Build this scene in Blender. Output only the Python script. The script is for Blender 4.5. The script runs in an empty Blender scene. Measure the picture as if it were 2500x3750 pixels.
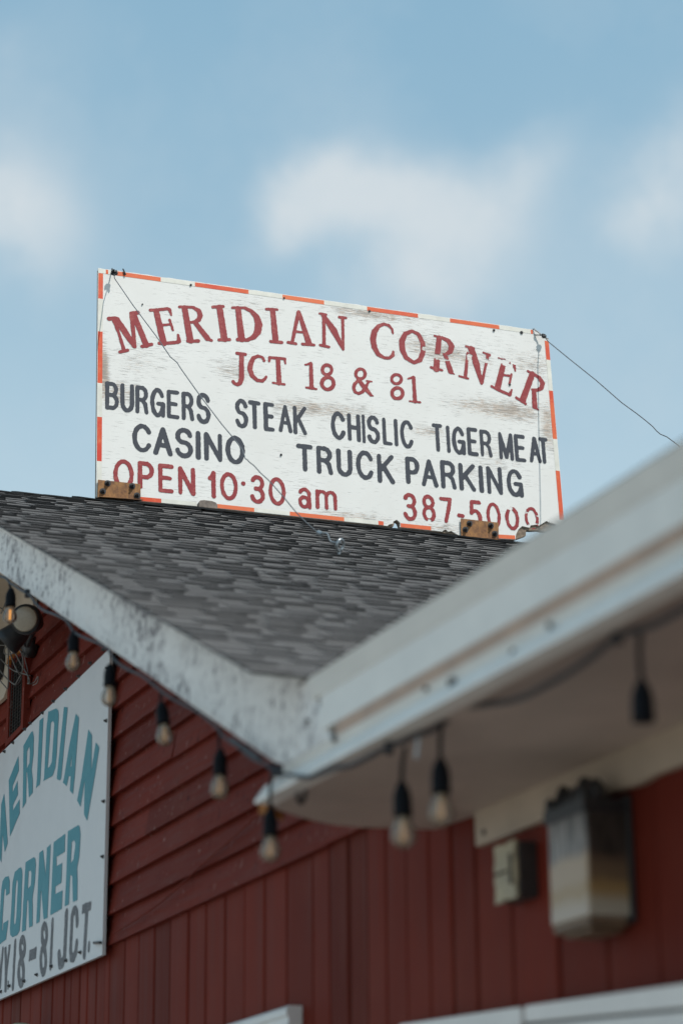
import bpy, bmesh, math, random
import numpy as np
from mathutils import Vector, Matrix
random.seed(7)
rad = math.radians
SC = bpy.context.scene
COL = SC.collection

# ------------------------------------------------------------------ camera
PITCH, ROLL, YAW = rad(18.175), rad(-0.4705), rad(22.27)
FPX = 8854.0                       # focal length in pixels of the 2500x3750 photograph
CAMZ = 1.6
CX, CY = 1250.0, 1875.0
_f = np.array([math.sin(YAW)*math.cos(PITCH), math.cos(YAW)*math.cos(PITCH), math.sin(PITCH)])
_r = np.array([math.cos(YAW), -math.sin(YAW), 0.0])
_u = np.cross(_r, _f)
_c, _s = math.cos(ROLL), math.sin(ROLL)
RIGHT = _c*_r + _s*_u
UP = -_s*_r + _c*_u
FWD = _f
CAM = np.array([0, 0, CAMZ])
MROT = np.array([RIGHT, -UP, FWD])
cam = bpy.data.cameras.new('camera'); camo = bpy.data.objects.new('camera', cam); COL.objects.link(camo)
m = Matrix.Identity(4)
for i in range(3):
    m[i][0] = RIGHT[i]; m[i][1] = UP[i]; m[i][2] = -FWD[i]; m[i][3] = CAM[i]
camo.matrix_world = m
cam.sensor_fit = 'VERTICAL'; cam.sensor_height = 36.0; cam.sensor_width = 24.0
cam.lens = FPX*36.0/3750.0
cam.clip_end = 5000; cam.clip_start = 0.05
cam.dof.use_dof = True; cam.dof.focus_distance = 11.6; cam.dof.aperture_fstop = 1.85
SC.camera = camo

# ------------------------------------------------------------------ world, sun, exposure
LDIR = Vector((-.29, .395, -.872)).normalized()     # direction the sunlight travels
SUN_EL = math.asin(-LDIR.z)
SUN_AZ = math.atan2(-LDIR.x, -LDIR.y)               # clockwise from +Y
SC.view_settings.view_transform = 'Standard'; SC.view_settings.look = 'None'
SC.view_settings.gamma = 1.0; SC.view_settings.exposure = 0.42
W = bpy.data.worlds.new('World'); SC.world = W; W.use_nodes = True
SKY_STRENGTH = 0.105
SUN_STRENGTH = 3.0

def build_world():
    nt = W.node_tree; nt.nodes.clear(); N = nt.nodes.new; L = nt.links.new
    out = N('ShaderNodeOutputWorld'); bg = N('ShaderNodeBackground'); L(bg.outputs[0], out.inputs[0])
    bg.inputs['Strength'].default_value = SKY_STRENGTH
    sky = N('ShaderNodeTexSky'); sky.sky_type = 'NISHITA'; sky.sun_disc = False
    sky.sun_elevation = SUN_EL; sky.sun_rotation = SUN_AZ
    sky.air_density = 1.0; sky.dust_density = 1.6; sky.ozone_density = 1.3; sky.altitude = 400
    tc = N('ShaderNodeTexCoord')
    sep = N('ShaderNodeSeparateXYZ'); L(tc.outputs['Generated'], sep.inputs[0])
    def math_(op, a, b=None, clamp=False):
        n = N('ShaderNodeMath'); n.operation = op; n.use_clamp = clamp
        for i, v in enumerate((a, b)):
            if v is None: continue
            if isinstance(v, (int, float)): n.inputs[i].default_value = v
            else: L(v, n.inputs[i])
        return n.outputs[0]
    # azimuth / elevation of the view ray, warped by noise: soft summer cumulus
    nz = N('ShaderNodeTexNoise'); nz.inputs['Scale'].default_value = 13.0; nz.inputs['Detail'].default_value = 5
    nz.inputs['Roughness'].default_value = .5
    L(tc.outputs['Generated'], nz.inputs['Vector'])
    nsep = N('ShaderNodeSeparateColor'); L(nz.outputs['Color'], nsep.inputs[0])
    az = math_('ARCTAN2', sep.outputs['X'], sep.outputs['Y'])
    el = math_('ARCSINE', sep.outputs['Z'])
    az = math_('ADD', az, math_('MULTIPLY', math_('SUBTRACT', nsep.outputs[0], .5), .055))
    el = math_('ADD', el, math_('MULTIPLY', math_('SUBTRACT', nsep.outputs[1], .5), .055))
    total = None
    for (px, py, rx, ry, amp) in CLOUDS:
        d = MROT.T @ np.array([px-CX, py-CY, FPX]); d /= np.linalg.norm(d)
        a0, e0 = math.atan2(d[0], d[1]), math.asin(d[2])
        x = math_('DIVIDE', math_('SUBTRACT', az, a0), rx/FPX/math.cos(e0))
        y = math_('DIVIDE', math_('SUBTRACT', el, e0), ry/FPX)
        r2 = math_('ADD', math_('MULTIPLY', x, x), math_('MULTIPLY', y, y))
        g = math_('MULTIPLY', math_('EXPONENT', math_('MULTIPLY', r2, -1.0)), amp)
        total = g if total is None else math_('ADD', total, g)
    n2 = N('ShaderNodeTexNoise'); n2.inputs['Scale'].default_value = 13.0; n2.inputs['Detail'].default_value = 6
    n2.inputs['Roughness'].default_value = .62
    L(tc.outputs['Generated'], n2.inputs['Vector'])
    thin = math_('MULTIPLY', math_('SUBTRACT', n2.outputs[0], .42, True), 0.45)
    total = math_('MULTIPLY', total, math_('ADD', .15, math_('MULTIPLY', n2.outputs[0], 1.65)))
    sm = N('ShaderNodeMapRange'); sm.interpolation_type = 'SMOOTHSTEP'; L(total, sm.inputs[0])
    for i_, v_ in enumerate((.0, 1.15, 0.0, .70)): sm.inputs[i_+1].default_value = v_
    total = math_('ADD', sm.outputs[0], thin, True)
    # summer haze: paler towards the horizon
    er = N('ShaderNodeMapRange'); er.interpolation_type = 'SMOOTHSTEP'; L(el, er.inputs[0])
    er.inputs[1].default_value = rad(8); er.inputs[2].default_value = rad(34)
    hc = N('ShaderNodeMix'); hc.data_type = 'RGBA'; L(er.outputs[0], hc.inputs[0]); hc.inputs[6].default_value = HAZE_LOW; hc.inputs[7].default_value = HAZE_HIGH
    haze = N('ShaderNodeMix'); haze.data_type = 'RGBA'; haze.inputs[0].default_value = HAZE
    L(sky.outputs[0], haze.inputs[6]); L(hc.outputs[2], haze.inputs[7])
    mix = N('ShaderNodeMix'); mix.data_type = 'RGBA'
    L(total, mix.inputs[0]); L(haze.outputs[2], mix.inputs[6]); mix.inputs[7].default_value = CLOUD_COL
    L(mix.outputs[2], bg.inputs['Color'])
HAZE = 0.90
HAZE_LOW = (4.15, 5.25, 5.75, 1)
HAZE_HIGH = (1.85, 3.3, 4.4, 1)
CLOUD_COL = (5.15, 5.45, 5.6, 1)
CLOUDS = [(1180, 720, 256, 166, 0.57), (1480, 720, 333, 192, 0.59), (1760, 780, 269, 243, 0.52), (1560, 960, 422, 256, 0.43), (1060, 830, 154, 115, 0.47), (1990, 500, 150, 125, 0.38), (1880, 620, 154, 115, 0.28),
          (60, 740, 294, 243, 0.59), (170, 900, 192, 192, 0.38), (2480, 660, 243, 256, 0.59), (2420, 860, 230, 141, 0.28), (60, 110, 333, 256, 0.33), (1450, 1130, 538, 141, 0.28), (-700, 500, 640, 384, 0.57), (3300, 900, 640, 384, 0.57)]
build_world()
sun = bpy.data.lights.new('sun', 'SUN'); sun.energy = SUN_STRENGTH; sun.angle = rad(0.55); sun.color = (1.0, .955, .89)
suno = bpy.data.objects.new('sun', sun); COL.objects.link(suno)
suno.rotation_euler = LDIR.to_track_quat('-Z', 'Y').to_euler(); suno.location = (6, -8, 20)

# ------------------------------------------------------------------ photo measurement -> place
def ray(x, y): return MROT.T @ np.array([x-CX, y-CY, FPX]) / FPX
def onX(x, y, X): d = ray(x, y); return CAM + d*X/d[0]
def onP(x, y, P, n): d = ray(x, y); return CAM + d*((P-CAM) @ n)/(d @ n)

XF, XW = 2.20, 2.80                    # fascia / rake plane and wall plane (the gable faces -X)
BASE = np.array([3.035, 10.455, 3.644+CAMZ])   # foot of the rooftop sign at its left end, on the ridge
_dy = rad(-1.70)
RD = np.array([math.cos(_dy), math.sin(_dy), 0.0])    # ridge direction
_t, _l = rad(5.96), rad(.61)
SU = np.array([0, math.sin(_t), math.cos(_t)]) + math.sin(_l)*RD
SN = np.cross(RD, SU); SN /= np.linalg.norm(SN)       # sign normal, towards the viewer (-Y)
EAVE = np.array([XF, 5.63, 1.543+CAMZ])
RB = BASE - np.array([0, 0, .010])                   # the roof ridge, a little below the foot of the sign
RN = np.cross(RD, EAVE-RB); RN /= np.linalg.norm(RN)
if RN[2] < 0: RN = -RN
RS = np.cross(RN, RD); RS /= np.linalg.norm(RS)       # up the slope
if RS[2] < 0: RS = -RS
def sign_uv(px, py):
    P = onP(px, py, BASE, SN)-BASE
    v = (P @ SU - (P @ RD)*(SU @ RD))/(SU @ SU - (SU @ RD)**2)
    return np.array([P @ RD - v*(SU @ RD), v])
def sign_pt(u, v, out=0.0): return BASE + RD*u + SU*v + SN*out
ZR0 = EAVE[2]; SLOPE = 2.091/4.85
def roof_z(y): return RB[2] - abs(y-10.48)*SLOPE     # roof surface height over the gable wall

# ------------------------------------------------------------------ materials
def new_mat(name):
    mt = bpy.data.materials.new(name); mt.use_nodes = True
    nt = mt.node_tree; nt.nodes.clear()
    out = nt.nodes.new('ShaderNodeOutputMaterial'); b = nt.nodes.new('ShaderNodeBsdfPrincipled')
    nt.links.new(b.outputs[0], out.inputs[0])
    return mt, nt, b
class G:
    """small node-graph helper"""
    def __init__(s, name):
        s.mat, s.nt, s.b = new_mat(name); s.tc = s.nt.nodes.new('ShaderNodeTexCoord')
    def link(s, a, b): s.nt.links.new(a, b)
    def co(s, scale=(1, 1, 1), rot=(0, 0, 0), src='Object'):
        mp = s.nt.nodes.new('ShaderNodeMapping'); s.link(s.tc.outputs[src], mp.inputs[0])
        mp.inputs['Scale'].default_value = scale; mp.inputs['Rotation'].default_value = rot
        return mp.outputs[0]
    def noise(s, scale, detail=4, rough=.55, vec=None, dist=0.0):
        n = s.nt.nodes.new('ShaderNodeTexNoise'); n.inputs['Scale'].default_value = scale
        n.inputs['Detail'].default_value = detail; n.inputs['Roughness'].default_value = rough
        n.inputs['Distortion'].default_value = dist
        s.link(vec if vec is not None else s.tc.outputs['Object'], n.inputs['Vector'])
        return n.outputs[0]
    def ramp(s, v, lo, hi, a=0.0, b=1.0, smooth=False):
        n = s.nt.nodes.new('ShaderNodeMapRange'); n.clamp = True
        if smooth: n.interpolation_type = 'SMOOTHSTEP'
        s.link(v, n.inputs[0])
        for i, x in enumerate((lo, hi, a, b)): n.inputs[i+1].default_value = x
        return n.outputs[0]
    def m(s, op, a, b=None, clamp=False):
        n = s.nt.nodes.new('ShaderNodeMath'); n.operation = op; n.use_clamp = clamp
        for i, v in enumerate((a, b)):
            if v is None: continue
            if isinstance(v, (int, float)): n.inputs[i].default_value = v
            else: s.link(v, n.inputs[i])
        return n.outputs[0]
    def mix(s, f, a, b):
        n = s.nt.nodes.new('ShaderNodeMix'); n.data_type = 'RGBA'
        for sock, v in ((n.inputs[0], f), (n.inputs[6], a), (n.inputs[7], b)):
            if isinstance(v, (int, float)): sock.default_value = v
            elif isinstance(v, tuple): sock.default_value = (*v, 1)[:4]
            else: s.link(v, sock)
        return n.outputs[2]
    def attr(s, name):
        n = s.nt.nodes.new('ShaderNodeAttribute'); n.attribute_name = name; return n
    def color(s, c):
        if isinstance(c, tuple): s.b.inputs['Base Color'].default_value = (*c, 1)
        else: s.link(c, s.b.inputs['Base Color'])
    def rough(s, v):
        if isinstance(v, (int, float)): s.b.inputs['Roughness'].default_value = v
        else: s.link(v, s.b.inputs['Roughness'])
    def bump(s, h, strength=.3, dist=.01):
        n = s.nt.nodes.new('ShaderNodeBump'); n.inputs['Strength'].default_value = strength; n.inputs['Distance'].default_value = dist
        s.link(h, n.inputs['Height']); s.link(n.outputs[0], s.b.inputs['Normal'])
    def spec(s, v): s.b.inputs['Specular IOR Level'].default_value = v

def simple(name, col, rough=.6, spread=.25, scale=25, metal=0.0, spec=.4, bump=.15):
    g = G(name); n = g.noise(scale, 5, .6)
    lo = tuple(c*(1-spread) for c in col); hi = tuple(min(1, c*(1+spread)) for c in col)
    g.color(g.mix(g.ramp(n, .3, .7), lo, hi)); g.rough(g.ramp(n, .2, .8, max(.05, rough-.1), min(1, rough+.1)))
    g.b.inputs['Metallic'].default_value = metal; g.spec(spec)
    if bump: g.bump(n, bump, .004)
    return g.mat

def mat_sign_white(origin_uv):
    # object space of the panel: x = u (along the sign), z = v (up)
    g = G('weathered_sign_paint')
    sep = g.nt.nodes.new('ShaderNodeSeparateXYZ'); g.link(g.tc.outputs['Object'], sep.inputs[0])
    total = None
    for (u, v, ru, rv, a) in WEAR:
        x = g.m('DIVIDE', g.m('SUBTRACT', sep.outputs['X'], u), ru); y = g.m('DIVIDE', g.m('SUBTRACT', sep.outputs['Z'], v), rv)
        e = g.m('MULTIPLY', g.m('EXPONENT', g.m('MULTIPLY', g.m('ADD', g.m('MULTIPLY', x, x), g.m('MULTIPLY', y, y)), -1.0)), a)
        total = e if total is None else g.m('MAXIMUM', total, e)
    tilt = g.co((22, 22, 150), (0, rad(-0.6), 0))
    streak = g.noise(1.0, 8, .70, tilt)
    crack = g.noise(1.0, 5, .6, g.co((12, 12, 330), (0, rad(-0.8), 0)))
    big = g.noise(3.2, 4, .6)
    # bare wood where the wear mask and the streaks agree
    bare = g.ramp(g.m('ADD', streak, g.m('ADD', g.m('MULTIPLY', total, .285), g.m('MULTIPLY', g.m('SUBTRACT', big, .5), .22))), .67, .76)
    fine = g.ramp(g.m('ADD', crack, g.m('ADD', g.m('MULTIPLY', total, .17), g.m('MULTIPLY', g.m('SUBTRACT', big, .5), .34))), .615, .68)
    paint = g.mix(g.ramp(big, .3, .7), (.725, .71, .67), (.79, .78, .745))
    wood = g.mix(g.noise(1, 4, .6, g.co((20, 20, 260))), (.44, .34, .26), (.70, .58, .48))
    c = g.mix(g.m('MULTIPLY', bare, .85), paint, wood)
    c = g.mix(g.m('MULTIPLY', fine, .62), c, (.17, .155, .14))
    g.color(c); g.rough(.62); g.spec(.3)
    g.bump(g.m('SUBTRACT', g.m('MULTIPLY', streak, .3), g.m('ADD', fine, bare)), .35, .0015)
    return g.mat

def mat_lettering(name, col, light, amount, wear=.0, scale=1.0):
    g = G(name)
    n = g.noise(26*scale, 5, .62); s = g.noise(1, 5, .65, g.co((40, 40, 160)))
    f = g.ramp(g.m('ADD', g.m('MULTIPLY', n, .65), g.m('MULTIPLY', s, .45)), .56, .74)
    c = g.mix(g.m('MULTIPLY', f, amount), col, light)
    if wear:
        w = g.noise(1, 6, .7, g.co((30, 30, 190)))
        c = g.mix(g.m('MULTIPLY', g.ramp(w, .70-wear*.1, .76), .85), c, (.70, .68, .65))
    g.color(c); g.rough(.5); g.spec(.35); g.bump(n, .2, .001)
    return g.mat

def mat_tape():
    g = G('faded_red_tape'); n = g.noise(7, 5, .6); n2 = g.noise(30, 4, .6); a = g.attr('tone')
    c = g.mix(g.ramp(n, .35, .65), (.62, .030, .014), (.68, .085, .014))
    c = g.mix(g.m('MULTIPLY', g.ramp(n2, .5, .72), .6), c, (.78, .20, .07))
    c = g.mix(a.outputs['Fac'], c, (.80, .20, .065))
    g.color(c); g.rough(.35); g.spec(.5); return g.mat

def mat_red_wall(name, col=(.185, .036, .030), grain=(3, 3, 60), speck=True):
    g = G(name); a = g.attr('tone')
    n = g.noise(2.3, 5, .6); s = g.noise(1, 5, .6, g.co(grain))
    lo = tuple(c*.74 for c in col); hi = tuple(c*1.28 for c in col)
    c = g.mix(g.m('ADD', g.m('MULTIPLY', g.ramp(n, .25, .75), .5), g.m('MULTIPLY', g.ramp(s, .3, .7), .5)), lo, hi)
    c = g.mix(g.m('MULTIPLY', a.outputs['Fac'], .7), c, tuple(x*.50 for x in col))
    fade = g.noise(.9, 5, .65, g.co((1, 1, .8)))
    c = g.mix(g.m('MULTIPLY', g.ramp(fade, .5, .72), .35), c, (col[0]*1.25, col[1]*2.2, col[2]*2.4))
    if speck:
        k = g.noise(42, 3, .6, g.co((1, 1, .55)))
        c = g.mix(g.m('MULTIPLY', g.ramp(k, .655, .70), .55), c, (.40, .27, .24))
        d = g.noise(30, 3, .6, g.co((1.2, 1.2, .5)))
        c = g.mix(g.m('MULTIPLY', g.ramp(d, .635, .69), .75), c, (.04, .010, .010))
    g.color(c); g.rough(g.ramp(s, .3, .7, .5, .7)); g.spec(.05)
    g.bump(s, .35, .003); return g.mat

def mat_rake():
    g = G('peeling_white_paint')
    n = g.noise(1.9, 5, .65); k = g.noise(34, 5, .70, g.co((1, 1.0, .9))); k2 = g.noise(85, 4, .7, g.co((1, 1, .6)))
    pos = g.ramp(n, .36, .64, 0, 1)
    c = g.mix(g.ramp(g.noise(5, 4, .6), .3, .7), (.78, .765, .735), (.88, .865, .835))
    th = g.m('ADD', g.m('MULTIPLY', k, .70), g.m('ADD', g.m('MULTIPLY', k2, .42), g.m('MULTIPLY', pos, .17)))
    c = g.mix(g.m('MULTIPLY', g.ramp(th, .62, .71), .42), c, (.46, .43, .43))
    c = g.mix(g.m('MULTIPLY', g.ramp(th, .70, .765), .85), c, (.135, .115, .125))
    rust = g.ramp(g.noise(14, 4, .7), .60, .74)
    c = g.mix(g.m('MULTIPLY', rust, .22), c, (.50, .36, .28))
    g.color(c); g.rough(.6); g.spec(.2); g.bump(th, .5, .002); return g.mat

def mat_shingle():
    g = G('asphalt_shingle'); a = g.attr('tone'); n = g.noise(420, 2, .7); b = g.noise(1.4, 3, .6)
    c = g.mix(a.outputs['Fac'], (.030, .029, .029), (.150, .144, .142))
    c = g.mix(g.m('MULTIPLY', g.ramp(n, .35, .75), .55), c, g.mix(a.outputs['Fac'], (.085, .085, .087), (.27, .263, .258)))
    c = g.mix(g.m('MULTIPLY', g.ramp(b, .4, .7), .25), c, (.10, .088, .08))
    g.color(c); g.rough(.93); g.spec(.2); g.bump(n, .8, .002); return g.mat

def mat_glass():
    mt, nt, b = new_mat('clear_bulb_glass'); nt.nodes.remove(b)
    out = [n for n in nt.nodes if n.type == 'OUTPUT_MATERIAL'][0]
    tr = nt.nodes.new('ShaderNodeBsdfTransparent'); tr.inputs[0].default_value = (.93, .92, .90, 1)
    gl = nt.nodes.new('ShaderNodeBsdfGlossy'); gl.inputs['Roughness'].default_value = .04
    df = nt.nodes.new('ShaderNodeBsdfDiffuse'); df.inputs[0].default_value = (.92, .69, .50, 1)
    lw = nt.nodes.new('ShaderNodeLayerWeight'); lw.inputs[0].default_value = .38
    mx0 = nt.nodes.new('ShaderNodeMixShader'); mx0.inputs[0].default_value = .21     # warm diffuse tint paints in the bulb's glow and highlight
    nt.links.new(tr.outputs[0], mx0.inputs[1]); nt.links.new(df.outputs[0], mx0.inputs[2])
    mx = nt.nodes.new('ShaderNodeMixShader'); nt.links.new(lw.outputs['Fresnel'], mx.inputs[0])
    nt.links.new(mx0.outputs[0], mx.inputs[1]); nt.links.new(gl.outputs[0], mx.inputs[2]); nt.links.new(mx.outputs[0], out.inputs[0])
    return mt

# areas of the rooftop sign where the paint has worn to the wood: u, v, half-sizes, amount
def _wear(px, py, rx, ry, a):
    u, v = sign_uv(px, py); return (u, v, rx/690, ry/690, a)
WEAR = [_wear(1350, 1150, 190, 24, .8), _wear(1540, 1270, 110, 55, .7), _wear(1640, 1300, 190, 50, .75), _wear(1830, 1500, 230, 45, .95),
        _wear(385, 1370, 22, 120, 1.25), _wear(440, 1440, 60, 60, .8), _wear(2010, 1560, 40, 110, 1.0), _wear(1180, 1500, 230, 40, .8), _wear(1560, 1580, 90, 30, .75),
        _wear(860, 1365, 90, 40, .6), _wear(1300, 1890, 200, 22, .7), _wear(1800, 1650, 150, 120, .45), _wear(1500, 1700, 700, 60, .35), _wear(500, 1330, 140, 70, .35),
        _wear(1940, 1330, 120, 60, .6), _wear(900, 1120, 200, 40, .4), _wear(1600, 1930, 160, 30, .6), _wear(430, 1745, 50, 25, .35)]
MAT = {}
MAT['sign'] = mat_sign_white(None)
MAT['ply'] = simple('splintered_plywood', (.22, .165, .12), .85, .5, 60)
MAT['plydark'] = simple('dark_old_plywood', (.06, .052, .047), .85, .5, 60)
MAT['red_letter'] = mat_lettering('brushed_red_paint', (.265, .020, .024), (.55, .17, .14), .5, .3)
MAT['black_letter'] = mat_lettering('brushed_slate_paint', (.030, .036, .050), (.07, .075, .09), .5, .1)
MAT['teal_letter'] = mat_lettering('teal_sign_paint', (.040, .245, .300), (.075, .31, .36), .6, .05, .5)
MAT['grey_letter'] = mat_lettering('worn_black_sign_paint', (.085, .085, .095), (.36, .36, .37), .75, .25, 1.6)
MAT['tape'] = mat_tape()
MAT['tapewhite'] = simple('white_tape', (.72, .70, .62), .4, .10, 14)
MAT['white_panel'] = simple('white_sign_sheet', (.63, .632, .635), .4, .05, 6, bump=.05)
MAT['clap'] = mat_red_wall('red_clapboard_paint', (.170, .029, .019), (1.5, 3, 70))
MAT['boards'] = mat_red_wall('red_board_paint', (.168, .028, .0175), (2, 45, 1.6), False)
MAT['rake'] = mat_rake()
MAT['fascia'] = simple('white_metal_fascia', (.78, .75, .70), .42, .06, 8, bump=.05)
MAT['fascia_lip'] = simple('grey_white_metal', (.69, .655, .60), .42, .06, 8, bump=.05)
MAT['tan'] = simple('tan_fascia_strip', (.47, .33, .25), .6, .15, 12)
MAT['soffit'] = simple('brown_soffit_paint', (.46, .37, .315), .55, .22, 1.6)
MAT['frieze'] = simple('cream_frieze_paint', (.43, .35, .27), .55, .14, 5)
MAT['shingle'] = mat_shingle()
MAT['rust'] = None
MAT['black_metal'] = simple('black_metal', (.022, .022, .024), .42, .3, 40, spec=.5)
MAT['rubber'] = simple('black_rubber', (.006, .0065, .0085), .6, .3, 60, spec=.12)
MAT['cable'] = simple('grey_black_cable', (.030, .032, .038), .5, .3, 60, spec=.3)
MAT['wire'] = simple('galvanised_wire', (.16, .165, .17), .42, .3, 80, metal=.6)
MAT['zinc'] = simple('zinc_steel', (.32, .34, .35), .42, .2, 60, metal=.9)
MAT['glass'] = mat_glass()
MAT['filament'] = simple('amber_filament', (1.0, .50, .20), .5, .2, 60, bump=0)
MAT['ground'] = simple('pale_gravel', (.29, .265, .235), .95, .35, 9)
MAT['cream'] = simple('cream_board_paint', (.50, .42, .33), .6, .16, 4)
MAT['rotwood'] = simple('orange_rotten_wood', (.34, .12, .018), .85, .5, 30)
MAT['white_trim'] = simple('white_trim_paint', (.78, .765, .745), .45, .06, 6, bump=.06)
MAT['dark'] = simple('dark_void', (.012, .010, .010), .9, .2, 10)
MAT['greybox'] = simple('dark_grey_plastic', (.050, .046, .046), .5, .2, 20)
MAT['creambox'] = simple('yellowed_plastic', (.40, .35, .235), .5, .25, 25)
MAT['greywood'] = simple('weathered_grey_wood', (.20, .165, .14), .9, .4, 40)
def mat_rust():
    g = G('rusty_painted_steel'); n = g.noise(16, 6, .68); k = g.noise(70, 4, .65, g.co((1, 1, .4)))
    c = g.mix(g.ramp(n, .38, .62), (.32, .15, .045), (.10, .036, .015))
    c = g.mix(g.m('MULTIPLY', g.ramp(k, .5, .68), .75), c, (.10, .045, .022))
    g.color(c); g.rough(.75); g.bump(n, .4, .002); return g.mat
MAT['rust'] = mat_rust()
def mat_lamp_lens():
    g = G('frosted_lamp_lens'); n = g.noise(70, 3, .6)
    g.color(g.mix(n, (.30, .26, .20), (.42, .37, .29))); g.rough(.25); g.spec(.6); g.bump(n, .3, .002); return g.mat
MAT['lens'] = mat_lamp_lens()
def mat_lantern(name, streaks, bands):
    # panel colour banded by height: streaky top, then beige, amber and pale
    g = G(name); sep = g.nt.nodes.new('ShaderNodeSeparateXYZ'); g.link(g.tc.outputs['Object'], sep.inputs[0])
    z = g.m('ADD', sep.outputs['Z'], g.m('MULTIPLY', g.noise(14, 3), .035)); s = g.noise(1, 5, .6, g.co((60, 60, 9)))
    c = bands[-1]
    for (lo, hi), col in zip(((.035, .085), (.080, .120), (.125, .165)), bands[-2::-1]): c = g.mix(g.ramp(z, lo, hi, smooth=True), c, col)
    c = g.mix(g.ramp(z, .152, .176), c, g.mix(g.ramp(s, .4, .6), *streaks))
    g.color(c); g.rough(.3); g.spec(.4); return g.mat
MAT['lantern'] = mat_lantern('banded_lantern_panel', ((.085, .08, .075), (.27, .25, .235)), ((.43, .33, .235), (.43, .33, .235), (.37, .26, .14), (.46, .39, .32)))
MAT['lantern_side'] = mat_lantern('amber_lantern_panel', ((.03, .026, .023), (.06, .05, .043)), ((.10, .07, .05), (.17, .115, .07), (.34, .22, .095), (.44, .40, .32)))  # near side: darkest band at the top, pale at the bottom

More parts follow.
